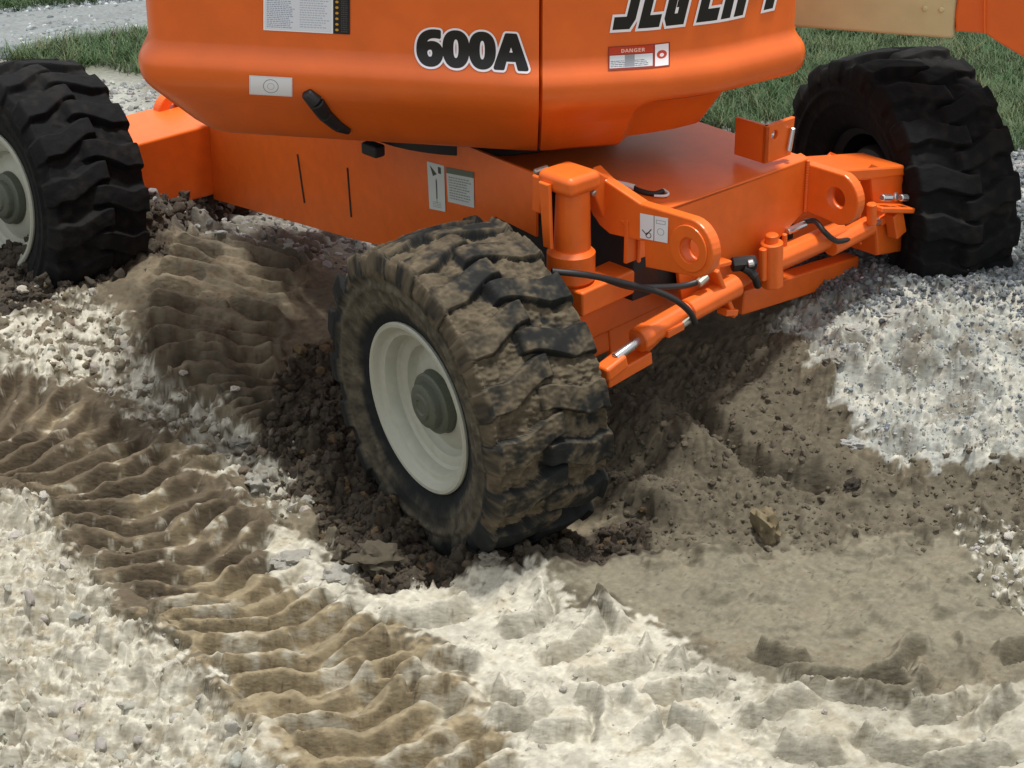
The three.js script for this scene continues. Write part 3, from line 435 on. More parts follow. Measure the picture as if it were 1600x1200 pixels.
// black latch strap hanging from the hood door and the block under it
{
  const s = [at(480, 148, 'z', -0.33), at(500, 172, 'z', -0.34), at(523, 196, 'z', -0.35), at(541, 204, 'z', -0.36)];
  const k = (px, py) => { let y = 1.1, kk = 15; for (let i = 0; i < 8; i++) { kk = kAt(px, y, 6, SEAM - 0.1); y = pyAt(kk, py); } const p = hoodLine(kk, y); const c = toWorld(p); const d = V(0, EYE, 0).sub(c).normalize(); const w = c.addScaledVector(d, 0.012); return toLocal(w); };
  const pts = [k(478, 145), k(493, 158), k(507, 178), k(527, 196), k(546, 206)];
  const g = []; for (let i = 0; i < pts.length - 1; i++) g.push(cyl(pts[i], pts[i + 1], [0.017, 0.024, 0.022, 0.018][i], [0.024, 0.022, 0.018, 0.01][i], 12));
  obj('latch_strap', g, M.black, lift);
  const b = at(583, 233, 'x', 0.44); obj('rubber_block', [bar(b.clone().add(V(0, 0.0, -0.035)), b.clone().add(V(0, 0, 0.035)), 0.04, 0.038, 0.008)], M.black, lift);
}
// --- chassis
const sideX = (z) => 0.5 - 0.16 * (z + 0.1);                            // the side plate draws in towards the rear
{
  const side = plate('x', 0, [V(0, 0.9, -0.1), V(0, 0.82, -2.1), V(0, 0.215, -2.1), V(0, 0.38, -1.1), V(0, 0.46, -0.7), V(0, 0.55, -0.5), V(0, 0.71, -0.3), V(0, 0.712, -0.1)], 0.012, null, 0.003);
  const p = side.attributes.position; for (let i = 0; i < p.count; i++) p.setX(i, p.getX(i) + sideX(p.getZ(i))); side.computeVertexNormals();
  const body = block(0.9, 1.34, 0.4, 0.84, -1.85, -0.35, 0.01);
  obj('chassis_interior', [block(0.62, 1.33, 0.56, 0.8, -0.34, 0.17, 0.004)], M.black, lift);
  const ch = obj('chassis_side', [toCreasedNormals(side, 0.5)], M.chassis, lift);
  const slit = (x0, y0, x1, y1) => { const pt = (x, y) => { let z = -0.9, q; for (let i = 0; i < 8; i++) { q = at(x, y, 'x', sideX(z) - 0.001); z = q.z; } return q; }; return tube([pt(x0, y0), pt((x0 + x1) / 2, (y0 + y1) / 2), pt(x1, y1)], 0.0035, 6); };
  obj('slit', slit(465, 241, 476, 317), M.black, ch); obj('slit', slit(543, 262, 549, 339), M.black, ch);
  const lab = (name, m, x0, y0, x1, y1, x2, y2, x3, y3) => { const pt = (x, y) => { let z = -0.5, q; for (let i = 0; i < 8; i++) { q = at(x, y, 'x', sideX(z) - 0.0025); z = q.z; } return q.toArray(); }; return obj(name, quad(pt(x0, y0), pt(x1, y1), pt(x2, y2), pt(x3, y3)), m, ch); };
  lab('strip_label', P.strip, 667, 252, 694, 259, 696, 331, 671, 326).userData.label = 'tall white label with a black arrow drawing';
  lab('notice_label', P.notice, 697, 261, 740, 269, 741, 325, 700, 315).userData.label = 'square pale label with lines of small print';
  // front box: sloping top plate, front plate cut up to the right, two side plates that end in lugs
  const top = plate('y', 0, [V(0.84, 0, -1.9), V(1.345, 0, -1.9), V(1.345, 0, 0.2), V(0.56, 0, 0.2)], 0.014, null, 0.004);
  { const q = top.attributes.position; for (let i = 0; i < q.count; i++) { const z = q.getZ(i); q.setY(i, q.getY(i) + (z < -0.25 ? 0.858 : lerp(0.858, 0.808, (z + 0.25) / 0.45))); } }
  const cutTop = []; 
  obj('top_plate', [top], M.chassis, lift);
  const fz = 0.2, F = (x, y) => at(x, y, 'z', fz);
  obj('front_plate', [plate('z', fz - 0.014, [V(0.56, 0.826, 0), V(1.34, 0.815, 0), V(1.34, 0.655, 0), V(1.20, 0.585, 0), V(1.16, 0.5, 0), V(0.86, 0.44, 0), V(0.80, 0.5, 0), V(0.76, 0.7, 0), V(0.56, 0.7, 0)], 0.014, null, 0.003)], M.chassis, lift);
  obj('chassis_body', [body], M.chassis, lift);
}
// lug plates at the front corners
const hollow = (c, r, th) => { const g = new THREE.TorusGeometry(r, th, 10, 40); g.rotateY(Math.PI / 2); g.translate(c.x, c.y, c.z); return boxUV(g); };
{
  const X = 0.565, A = (x, y) => at(x, y, 'x', X), c = A(1077, 388), pts = [A(926, 262), A(946, 282), A(1000, 318), ...arcPts(V(X, c.y, c.z), 0.085, 88, -62, 14, 'x'), A(1008, 418), A(1006, 378), A(952, 366), A(936, 352), A(905, 300)];
  const ear = obj('lug_plate', [plate('x', X, pts, 0.035, [{ c: V(X, c.y - 0.004, c.z + 0.004), r: 0.036 }], 0.005)], M.chassis, lift);
  obj('lug_boss', [plate('x', X - 0.006, arcPts(V(X, c.y, c.z), 0.066, 0, 359, 36, 'x'), 0.007, [{ c: V(X, c.y - 0.004, c.z + 0.004), r: 0.036 }], 0.002)], M.chassis, ear);
  obj('pair_label', quad(at(1000, 333, 'x', X - 0.0025).toArray(), at(1044, 341, 'x', X - 0.0025).toArray(), at(1043, 380, 'x', X - 0.0025).toArray(), at(1000, 372, 'x', X - 0.0025).toArray()), P.pair, ear).userData.label = 'white label of two panels with a black drawing';
  const X2 = 1.335, B = (x, y) => at(x, y, 'x', X2), d = B(1306, 310), pts2 = [V(X2, 0.82, 0.15), B(1262, 256), ...arcPts(V(X2, d.y, d.z), 0.083, 72, -80, 14, 'x'), B(1258, 330), V(X2, 0.655, 0.15)];
  obj('lug_plate', [plate('x', X2, pts2, 0.035, [{ c: V(X2, d.y, d.z), r: 0.04 }], 0.005)], M.chassis, lift).userData.label = 'far lug plate with an open round hole';
  // worn pale slot on the top plate beside the near lug
  const T = (x, y, h = 0.862) => at(x, y, 'y', h);
  const sl = obj('tie_slot', [tube([T(985, 292, 0.835), T(1005, 300, 0.832), T(1022, 303, 0.83), T(1036, 299, 0.83)], 0.008, 20)], M.black, lift);
  obj('slot_edge', tube([T(930, 282, 0.846), T(950, 284, 0.846), T(972, 288, 0.843), T(992, 293, 0.84)], 0.009, 20), M.paper, sl); obj('slot_edge', tube([T(1022, 306, 0.83), T(1040, 306, 0.83), T(1044, 302, 0.83), T(1036, 296, 0.832)], 0.004, 20), M.paper, sl);
}
for (const [pts, r] of [[[V(0.602, 0.825, 0.206), V(0.602, 0.76, 0.206), V(0.602, 0.7, 0.206)], 0.005], [[V(1.333, 0.815, 0.206), V(1.333, 0.73, 0.206), V(1.333, 0.66, 0.206)], 0.005], [[at(1342, 285, 'z', 0.252), at(1343, 330, 'z', 0.252), at(1344, 380, 'z', 0.252)], 0.004]]) {
  const g = []; for (let i = 0; i < 22; i++) { const t = i / 21, p = t < 0.5 ? pts[0].clone().lerp(pts[1], t * 2) : pts[1].clone().lerp(pts[2], t * 2 - 1), q = new THREE.SphereGeometry(r * 1.25, 8, 6); q.translate(p.x, p.y, p.z); g.push(q); }
  obj('weld_bead', g, M.chassis, lift);
}
// kingpin post by the sunk wheel
{
  const px = 0.46, pz = 0.085;
  const post = obj('kingpin_post', [cyl(V(px, 0.74, pz), V(px, 0.96, pz), 0.052, 0.046, 32), cyl(V(px - 0.004, 0.645, pz), V(px - 0.004, 0.745, pz), 0.068, 0.068, 36, 0.012), block(px - 0.07, px + 0.055, 0.915, 0.972, pz - 0.075, pz + 0.06, 0.02), plate('z', pz - 0.03, [V(px + 0.03, 0.955, 0), V(px + 0.075, 0.955, 0), V(px + 0.16, 0.9, 0), V(px + 0.16, 0.75, 0), V(px + 0.11, 0.8, 0)], 0.05, null, 0.006)], M.chassis, lift);
  obj('post_rib', [plate('x', px - 0.085, [V(0, 0.945, pz - 0.05), V(0, 0.945, pz - 0.01), V(0, 0.76, pz + 0.0), V(0, 0.76, pz - 0.03)], 0.014, null, 0.004), plate('x', px - 0.06, [V(0, 0.945, pz - 0.1), V(0, 0.945, pz - 0.06), V(0, 0.84, pz - 0.07), V(0, 0.84, pz - 0.1)], 0.014, null, 0.004)], M.chassis, post);
  const st = at(840, 268, 'x', 0.44), sb = at(842, 322, 'x', 0.44);
  obj('stud', [cyl(sb, st, 0.008, 0.008, 12), cyl(st.clone().add(V(-0.012, 0, 0)), st.clone().add(V(0.03, 0.006, 0.01)), 0.01, 0.01, 12), cyl(sb, sb.clone().add(V(0, 0.05, 0)), 0.013, 0.013, 6)], M.zinc, post);
  const b = at(914, 292, 'x', 0.5), b2 = at(930, 303, 'x', 0.5); obj('bolt', [cyl(b, b2, 0.009, 0.009, 12), cyl(b.clone().add(V(-0.02, 0.004, 0)), b.clone().add(V(0.006, 0.002, 0)), 0.013, 0.013, 6)], M.zinc, post);
}
// oscillating front axle with its steering gear
{
  const axle = obj('front_axle', [bar(V(0.5, 0.47, 0.02), V(1.75, 0.52, 0.02), 0.17, 0.17, 0.012), bar(V(0.42, 0.53, 0.04), V(0.82, 0.55, 0.04), 0.15, 0.16, 0.01),
    plate('z', 0.09, [at(945, 482, 'z', 0.1), at(1100, 395, 'z', 0.1), at(1145, 420, 'z', 0.1), at(1090, 470, 'z', 0.1), at(985, 575, 'z', 0.1), at(955, 600, 'z', 0.1)], 0.02, null, 0.004),
    bar(at(890, 470, 'z', 0.12), at(1010, 415, 'z', 0.12), 0.1, 0.075, 0.008), bar(at(942, 594, 'z', 0.23), at(1010, 555, 'z', 0.23), 0.05, 0.04, 0.006),
    bar(at(1150, 470, 'z', 0.12), at(1330, 415, 'z', 0.12), 0.06, 0.08, 0.008)], M.chassis, lift);
  const z = 0.25, P3 = (x, y, d = 0) => at(x, y, 'z', z + d);
  const c1 = obj('steering_cylinder', [cyl(P3(1000, 528), P3(1072, 487), 0.033, 0.033), cyl(P3(1072, 487), P3(1148, 446), 0.036, 0.036), cyl(P3(996, 532), P3(1012, 522), 0.037, 0.037), bar(P3(1040, 522, 0.03), P3(1066, 508, 0.03), 0.022, 0.024, 0.005)], M.chassis, lift);
  obj('piston_rod', [cyl(P3(960, 560), P3(1004, 527), 0.0135, 0.0135, 20)], M.steel, c1);
  obj('clevis', [bar(P3(940, 585), P3(972, 560), 0.05, 0.045, 0.01)], M.chassis, c1);
  obj('hose_fitting', cyl(P3(1064, 508, 0.03), P3(1084, 494, 0.03), 0.012, 0.012, 10), M.zinc, c1); obj('hose_fitting', cyl(P3(1090, 444), P3(1104, 432), 0.013, 0.013, 10), M.zinc, c1);
  obj('mount_bracket', [bar(P3(1112, 420, 0), P3(1140, 492, 0), 0.05, 0.016, 0.005), bar(P3(1096, 418, -0.02), P3(1136, 408, -0.02), 0.04, 0.016, 0.005), cyl(P3(1118, 402, 0), P3(1118, 430, 0), 0.012, 0.012, 12), bar(P3(1128, 487, 0.01), P3(1146, 486, 0.01), 0.04, 0.02, 0.004)], M.chassis, c1);
  const c2 = obj('steering_cylinder', [cyl(P3(1205, 409), P3(1312, 362), 0.034, 0.034), cyl(P3(1296, 385, 0.02), P3(1358, 352, 0.02), 0.031, 0.031), cyl(P3(1206, 378), P3(1206, 446), 0.034, 0.034), cyl(P3(1192, 388), P3(1192, 438), 0.012, 0.012, 12), cyl(P3(1226, 365), P3(1226, 392), 0.008, 0.008, 12), cyl(P3(1206, 366), P3(1206, 380), 0.02, 0.02, 14)], M.chassis, lift);
  obj('piston_rod', [cyl(P3(1354, 354), P3(1378, 343), 0.012, 0.012, 18)], M.steel, c2);
  obj('clevis', [bar(P3(1372, 346), P3(1402, 328), 0.03, 0.028, 0.006)], M.chassis, c2);
  obj('hose_fitting', cyl(P3(1230, 362, -0.04), P3(1258, 350, -0.04), 0.011, 0.011, 10), M.steel, c2); obj('hose_fitting', cyl(P3(1334, 372, 0.03), P3(1358, 361, 0.03), 0.012, 0.012, 10), M.steel, c2);
  const nut = at(1162, 412, 'z', 0.24); obj('link_pin', [cyl(nut.clone().add(V(-0.03, 0, -0.02)), nut.clone().add(V(0.03, 0.002, 0.02)), 0.022, 0.022, 8), cyl(nut, nut.clone().add(V(0.02, -0.04, 0.03)), 0.014, 0.014, 10)], M.black, c1);
  obj('pin_cap', [cyl(nut.clone().add(V(-0.004, 0.006, 0.018)), nut.clone().add(V(0.01, 0.01, 0.03)), 0.012, 0.012, 10)], M.steel, c1);
  obj('hydraulic_hose', tube([at(862, 424, 'z', 0.16), at(905, 428, 'z', 0.2), at(940, 434, 'z', 0.22), at(990, 446, 'z', 0.25), at(1030, 457, 'z', 0.28), at(1060, 472, 'z', 0.3), at(1078, 488, 'z', 0.3), at(1086, 504, 'z', 0.29)], 0.0095), M.hose, lift);
  obj('hydraulic_hose', tube([at(940, 434, 'z', 0.215), at(985, 448, 'z', 0.22), at(1030, 449, 'z', 0.22), at(1070, 446, 'z', 0.23), at(1098, 438, 'z', 0.25)], 0.0095), M.hose, lift);
  obj('hydraulic_hose', tube([at(1258, 346, 'z', 0.2), at(1274, 346, 'z', 0.25), at(1288, 362, 'z', 0.29), at(1306, 376, 'z', 0.3), at(1336, 371, 'z', 0.285)], 0.0085), M.hose, lift);
  obj('hydraulic_hose', tube([at(1160, 418, 'z', 0.25), at(1176, 428, 'z', 0.26), at(1184, 446, 'z', 0.24)], 0.012, 16), M.hose, lift);
  const bz = 0.25, Bx = (x, y, d = 0) => at(x, y, 'z', bz + d);
  const sp = obj('spindle_housing', [plate('z', bz - 0.16, [Bx(1345, 276), Bx(1412, 272), Bx(1420, 300), Bx(1418, 392), Bx(1372, 400), Bx(1360, 262)], 0.16, null, 0.008), plate('z', bz - 0.17, [Bx(1302, 266), Bx(1412, 258), Bx(1414, 274), Bx(1350, 282), Bx(1306, 284)], 0.175, null, 0.008)], M.chassis, lift);
  obj('steering_arm', [bar(Bx(1366, 325, 0.04), Bx(1418, 326, 0.04), 0.06, 0.018, 0.005), bar(Bx(1396, 330, 0.03), Bx(1402, 366, 0.03), 0.04, 0.05, 0.006), cyl(Bx(1362, 318, 0.05), Bx(1362, 350, 0.05), 0.016, 0.016, 14)], M.chassis, sp);
  obj('bolt', [cyl(Bx(1378, 309, 0.05), Bx(1392, 309, 0.05), 0.011, 0.011, 8), cyl(Bx(1397, 307, 0.05), Bx(1402, 307, 0.06), 0.013, 0.013, 8), cyl(Bx(1407, 309, 0.05), Bx(1417, 309, 0.05), 0.011, 0.011, 8)], M.steel, sp);
}
// bracket on the far edge of the top plate
{
  const T = (x, y) => at(x, y, 'y', 0.85), p = T(1172, 233);
  const br = obj('hose_bracket', [plate('x', p.x - 0.05, [V(0, 0.84, p.z - 0.02), V(0, 0.84, p.z + 0.1), V(0, 0.955, p.z + 0.1), V(0, 0.955, p.z - 0.02)], 0.016, null, 0.003), plate('z', p.z + 0.084, [V(p.x - 0.05, 0.84, 0), V(p.x + 0.07, 0.84, 0), V(p.x + 0.08, 0.955, 0), V(p.x - 0.05, 0.955, 0)], 0.016, [{ c: V(p.x - 0.01, 0.92, 0), r: 0.014 }], 0.003)], M.chassis, lift);
  obj('pin', [cyl(V(p.x + 0.045, 0.86, p.z + 0.11), V(p.x + 0.06, 0.93, p.z + 0.11), 0.008, 0.008, 10)], M.steel, br);
}
// rear axle with its lug
{
  obj('rear_axle', [bar(V(0.3, 0.365, -2.25), V(1.9, 0.365, -2.25), 0.3, 0.27, 0.012)], M.chassis, lift);
  const c = at(268, 172, 'z', -2.36); obj('lug_plate', [plate('z', -2.38, [V(c.x - 0.075, c.y - 0.14, 0), V(c.x + 0.12, c.y - 0.14, 0), V(c.x + 0.12, c.y, 0), ...arcPts(c, 0.07, 40, 180, 14, 'z')], 0.04, [{ c, r: 0.024, ry: 0.03 }], 0.005)], M.chassis, lift).userData.label = 'rear lug plate on the rear axle';
}
// boom section and its orange end, stowed beside the hood
{
  const y0 = 1.1, p = at(1215, 41, 'y', y0), q = at(1490, 62, 'y', y0), r = at(1700, 78, 'y', y0);
  const boxAlong = (a, b, h0, h1, depth) => { const d = b.clone().sub(a), l = d.length(), g = new RoundedBoxGeometry(l, h1 - h0, depth, 3, 0.012); g.translate(l / 2, (h0 + h1) / 2, -depth / 2); g.rotateY(-Math.atan2(d.z, d.x)); g.translate(a.x, 0, a.z); return boxUV(g); };
  const s = obj('boom_section', [boxAlong(p, q, y0, 1.75, 0.24)], M.cream, lift);
  const rv = []; for (const [x, y] of [[1445, 14], [1471, 16]]) { const dpt = q.clone().sub(p); let t = p.clone(), k = (pixelX(V(lerp(p.x, q.x, 0.9), 1.2, lerp(p.z, q.z, 0.9)))); let lo = 0, hi = 1; for (let i = 0; i < 30; i++) { const m = (lo + hi) / 2; pixelX(V(lerp(p.x, q.x, m), 1.19, lerp(p.z, q.z, m))) < x ? (lo = m) : (hi = m); } const b = V(lerp(p.x, q.x, lo), 1.19, lerp(p.z, q.z, lo)); const nrm = dpt.setY(0).normalize(); rv.push(cyl(b, b.clone().add(V(-nrm.z, 0, nrm.x).multiplyScalar(0.006)), 0.009, 0.007, 12)); }
  obj('rivet', rv[0], M.cream, s); obj('rivet', rv[1], M.cream, s);
  // the end casting: plate profile in the plane of the boom
  const d = q.clone().sub(p).setY(0).normalize(), nrm = V(-d.z, 0, d.x), inPl = (px, py) => { const o = toLocal(V(0, EYE, 0)), e = toLocal(ray(px, py).add(V(0, EYE, 0))).sub(o), n = nrm, t = (p.clone().sub(o).dot(n) + 0.015) / e.dot(n); const w = o.addScaledVector(e, t); return [w.clone().sub(p).dot(d), w.y]; };
  const prof = [[1496, -60], [1500, -10], [1495, 30], [1496, 48], [1540, 51], [1562, 66], [1640, 112], [1760, 180], [1760, -60]].map((a) => new THREE.Vector2(...inPl(...a)));
  const g = new THREE.ExtrudeGeometry(new THREE.Shape(prof), { depth: 0.25, bevelEnabled: true, bevelSize: 0.006, bevelThickness: 0.006, bevelSegments: 2 });
  g.applyMatrix4(new THREE.Matrix4().makeBasis(d, V(0, 1, 0), nrm)); g.translate(p.x - nrm.x * 0.25, 0, p.z - nrm.z * 0.25);
  const end = obj('boom_end', boxUV(g), M.orange, lift);
  const w = [[1538, -40], [1538, 51]].map((a) => { const [u, y] = inPl(...a); return V(p.x + d.x * u + nrm.x * 0.018, y, p.z + d.z * u + nrm.z * 0.018); });
  obj('weld_seam', tube([w[0], w[0].clone().lerp(w[1], 0.5), w[1]], 0.004, 8), M.orange, end);
  const pp = at(1238, 55, 'z', 0.05); obj('hood_stop', [bar(V(pp.x, 1.19, 0.05), V(pp.x, 1.25, 0.05), 0.03, 0.03, 0.005)], M.black, lift);
}
// --- wheels
const R_T = 0.46, HALF = 0.18, LUGS = 18;
function lugHeight(th, w) {                                           // 0 … 1 over the tread
  let best = 0;
  for (const s of [-1, 1]) {
    const q = w * s / HALF; if (q < -0.28) continue;
    const bend = 0.55 * Math.max(0, q) ** 1.25 - 0.22 * ss(0.55, 0.95, q), ph = th * LUGS / (2 * Math.PI) + (s > 0 ? 0.5 : 0) + bend, u = Math.abs(ph - Math.floor(ph) - 0.5) * 2;   // 0 in the middle of a lug
    const wide = lerp(0.36, 0.5, clamp(q)); best = Math.max(best, (1 - ss(wide, wide + 0.14, u)) * ss(-0.26, -0.12, q));
  }
  return best;
}
function tyreGeometry(nTh, muddy, seed, lowAngle) {
  const prof = []; const add = (r, w, t) => prof.push([r, w, t]);      // t: how much the lugs act
  const side = (s) => [[0.222, 0.128, 0], [0.232, 0.142, 0], [0.246, 0.15, 0], [0.262, 0.156, 0], [0.275, 0.162, 0], [0.29, 0.168, 0], [0.303, 0.173, 0], [0.307, 0.177, 0], [0.315, 0.178, 0], [0.319, 0.177, 0], [0.334, 0.181, 0], [0.345, 0.184, 0], [0.349, 0.189, 0], [0.357, 0.191, 0], [0.363, 0.187, 0], [0.372, 0.185, 0], [0.383, 0.185, 0.15], [0.393, 0.184, 0.5], [0.402, 0.183, 0.85], [0.412, 0.18, 1], [0.42, 0.176, 1], [0.426, 0.170, 1]].map(([r, w, t]) => [r, w * s, t]);
  for (const p of side(-1)) add(...p);
  const M2 = muddy ? 54 : 36; for (let i = 1; i < M2; i++) { const w = lerp(-0.166, 0.166, i / M2); add((muddy ? 0.424 : 0.431) - 0.011 * (w / 0.166) ** 2, w, 1); }
  for (const p of side(1).reverse()) add(...p);
  const along = [0]; for (let j = 1; j < prof.length; j++) along.push(along[j - 1] + Math.hypot(prof[j][0] - prof[j - 1][0], prof[j][1] - prof[j - 1][1]));
  const np = prof.length, pos = new Float32Array((nTh + 1) * np * 3), col = new Float32Array((nTh + 1) * np * 3), uv = new Float32Array((nTh + 1) * np * 2), idx = [];
  for (let i = 0; i <= nTh; i++) {
    const th = (i % nTh) / nTh * Math.PI * 2, ct = Math.cos(th), st = Math.sin(th);     // th 0 points forward (+z), 90° up
    for (let j = 0; j < np; j++) {
      let [r, w, t] = prof[j];
      const qx = r * ct, qy = r * st, nx = n3(qx * 4.5 + seed, qy * 4.5, w * 4.5), nf = n3(qx * 20, qy * 20 + seed, w * 20), ng = n3(qx * 58, qy * 58 + seed, w * 58);
      const lug = t > 0 ? lugHeight(th, w) : 0, Lh = (muddy ? 0.04 : 0.031) * (1 - 0.25 * (w / HALF) ** 4), lift0 = lug * Lh;
      // mud packed between the lugs and smeared over the side
      const top = ss(-0.55, 0.35, Math.sin(th - (lowAngle || 0)));
      let m = 0, add2 = 0;
      if (muddy && t > 0) { const fill = Lh * clamp(-0.52 + 0.9 * top + 0.4 * nx + 0.16 * nf + 0.06 * ng, 0, 0.9); add2 = Math.max(0, fill - lift0) * ss(0, 0.6, t); m = ss(-0.001, 0.007, add2); if (lug > 0.75) m = Math.max(m, 0.9 * ss(0.0, 0.8, 1.15 * top - 0.72 + 0.3 * nf + 0.5 * nx + 0.2 * ng)); add2 += m * 0.0022 * (ng + 0.4); }
      else if (muddy) { m = ss(0.282, 0.298, r + 0.004 * nf + 0.006 * nx) * clamp(0.78 + 0.1 * nf + 0.15 * nx) * (1 - 0.9 * ss(0.05, 0.5, -Math.sin(th) * 0.6 + 0.35 * nx - 0.25 - (r > 0.34 ? 0.25 : 0))); add2 = m * 0.0015 * (ng + nf); }
      else { m = 0.05 * ss(0.1, 0.6, nf + nx); add2 = 0.0015 * nf * t; if (t > 0) { const fill = Lh * clamp(0.05 + 0.4 * nx + 0.25 * nf); add2 += Math.max(0, fill - lift0) * 0.8; } }
      const tr = lift0 + add2, steep = t > 0 && t < 1 ? 1 : 0, rr = r + tr * (0.25 + 0.75 * (t >= 1 ? 1 : 0)), ww = w + Math.sign(w) * (t > 0 ? tr * (t < 1 ? 0.35 : 0.12 * ss(0.14, 0.18, Math.abs(w))) : add2);
      const q = i * np + j; pos.set([ww, rr * st, rr * ct], q * 3);
      const wet = 0.85 + 0.3 * nf + 0.18 * ng, rub = muddy ? [0.014, 0.017, 0.018] : [0.005, 0.0055, 0.0065], mud = t > 0 ? [0.13 * wet, 0.104 * wet, 0.068 * wet] : [0.14 * wet, 0.122 * wet, 0.086 * wet], g = 1 + 0.2 * nf;
      for (let k = 0; k < 3; k++) col[q * 3 + k] = lerp(rub[k] * g, mud[k], m);
      uv[q * 2] = th * 0.44 / 0.9; uv[q * 2 + 1] = along[j] / 0.9;
      if (i < nTh && j < np - 1) idx.push(q, q + np, q + 1, q + 1, q + np, q + np + 1);
    }
  }
  const g = new THREE.BufferGeometry(); g.setAttribute('position', new THREE.BufferAttribute(pos, 3)); g.setAttribute('color', new THREE.BufferAttribute(col, 3)); g.setAttribute('uv', new THREE.BufferAttribute(uv, 2)); g.setIndex(idx); g.computeVertexNormals();
  return g;
}
const lathe = (pts, n = 72) => { const g = toCreasedNormals(new THREE.LatheGeometry(pts.map(([r, w]) => new THREE.Vector2(r, w)), n), 0.5); g.rotateZ(-Math.PI / 2); return boxUV(g); };   // axis along x
const rimGeo = lathe([[0.0, -0.066], [0.085, -0.066], [0.094, -0.072], [0.118, -0.068], [0.138, -0.056], [0.150, -0.05], [0.158, -0.058], [0.163, -0.072], [0.172, -0.078], [0.188, -0.08], [0.196, -0.088], [0.2, -0.112], [0.206, -0.121], [0.217, -0.124], [0.224, -0.13], [0.228, -0.14], [0.236, -0.147], [0.245, -0.148], [0.25, -0.143], [0.249, -0.136], [0.236, -0.134], [0.225, -0.12], [0.215, -0.1], [0.215, 0.1], [0.23, 0.13], [0.245, 0.145], [0.24, 0.15], [0.2, 0.12], [0.195, -0.04], [0.14, -0.04], [0.0, -0.045]]);
const hubGeo = lathe([[0.0, -0.125], [0.02, -0.125], [0.024, -0.129], [0.036, -0.129], [0.04, -0.124], [0.056, -0.122], [0.063, -0.118], [0.066, -0.11], [0.067, -0.1], [0.082, -0.098], [0.088, -0.093], [0.09, -0.068], [0.1, -0.067], [0.102, -0.062], [0, -0.06]], 48);
const drumGeo = lathe([[0, 0.15], [0.08, 0.15], [0.09, 0.14], [0.15, 0.1], [0.16, 0.08], [0.16, -0.03], [0, -0.03]], 40);
function makeWheel(tyre, rimMat, label) {
  const w = new THREE.Group(); w.name = 'wheel'; lift.add(w); w.userData.label = label;
  obj('tyre', tyre, M.tyre, w); const rm = obj('rim', rimGeo, rimMat, w), hb = obj('hub', hubGeo, M.hub, w); rm.position.x = -0.016; hb.position.x = -0.02; obj('brake_drum', drumGeo, M.black, w); 
  return w;
}
const cleanTyre = tyreGeometry(900, false, 4);
const wN = makeWheel(tyreGeometry(1500, true, 1.7, -0.5), M.rim, 'muddy front wheel sunk in the churned mud'); wN.position.set(0.142, 0.374, -0.012); wN.rotation.set(0, -10 * Math.PI / 180, 4.5 * Math.PI / 180, 'YZX');
const wL = makeWheel(cleanTyre, M.rim, 'rear wheel with a clean black tyre and pale rim'); wL.position.set(0.195, 0.345, -2.29); wL.rotation.set(0.1, 0, -0.08, 'YZX');
const wR = makeWheel(cleanTyre, M.black, 'far front wheel, its black inner side turned to view'); wR.position.set(2.05, 0.5, 0.02); wR.rotation.set(0.35, Math.PI - 21 * Math.PI / 180, -0.03, 'YZX');
const w4 = makeWheel(cleanTyre, M.black, 'rear wheel behind the machine'); w4.position.set(2.0, 0.36, -2.29); w4.rotation.set(0, Math.PI, 0);

// ───────────────────────── loose things on the ground ─────────────────────────
function lumpGeo(seed, detail, sharp = 0.35, flat = 0.75) {
  const g = new THREE.IcosahedronGeometry(1, detail), p = g.attributes.position, v = V(0, 0, 0);
  for (let i = 0; i < p.count; i++) { v.fromBufferAttribute(p, i); const k = 1 + sharp * n3(v.x * 1.1 + seed * 9, v.y * 1.1, v.z * 1.1) + sharp * 0.5 * n3(v.x * 2.7, v.y * 2.7 + seed * 5, v.z * 2.7) + 0.12 * n3(v.x * 6, v.y * 6, v.z * 6 + seed); p.setXYZ(i, v.x * k, v.y * k * flat, v.z * k); }
  const q = toCreasedNormals(g, 1.1); return boxUV(q);
}
const clodMat = new THREE.MeshStandardMaterial({ color: 0xffffff, roughness: 0.95, bumpMap: rep(grainBump, 0.5), bumpScale: 0.003 });
function scatter(name, label, n, seed, pick, size, tone, geo, mat) {
  const r = rng(seed), m = new THREE.InstancedMesh(geo, mat, n), d = new THREE.Object3D(), c = new THREE.Color(); let k = 0;
  for (let tries = 0; k < n && tries < n * 14; tries++) {
    const s = pick(r); if (!s) continue; const [x, z, w] = s, sz = size(r, w);
    d.position.set(x, height(x, z) - sz * 0.05, z); d.rotation.set(r() * 6.28, r() * 6.28, r() * 6.28); d.scale.set(sz * (0.75 + r() * 0.5), sz * (0.6 + r() * 0.4), sz * (0.75 + r() * 0.5)); d.updateMatrix(); m.setMatrixAt(k, d.matrix);
    const t = tone(r, x, z); c.setRGB(...t); m.setColorAt(k, c); k++;
  }
  m.count = k; m.name = numbered(name); m.castShadow = m.receiveShadow = true; scene.add(m); tag(m, label, null, null, 'stuff'); return m;
}
const inR = (rg, lo = 0.3) => (r) => { const b = rg.box, x = lerp(Math.max(b[0], -2.6), Math.min(b[1], 2.8), r()), z = lerp(Math.max(b[2], -9), Math.min(b[3], -3.9), r()); const w = inRegion(rg, x, z); return w > lo && r() < w ? [x, z, w] : null; };
const shade = (base, spread) => (r) => { const k = 1 + (r() - 0.5) * spread; return base.map((v) => v * k * (1 + (r() - 0.5) * 0.08)); };
const clodGeo = lumpGeo(1, 2, 0.28, 0.85), crumbGeo = lumpGeo(2, 2, 0.25, 0.85), stoneGeo = lumpGeo(3, 1, 0.3, 0.7);
const tail = (a, b, k = 3) => (r) => a + (b - a) * r() ** k;
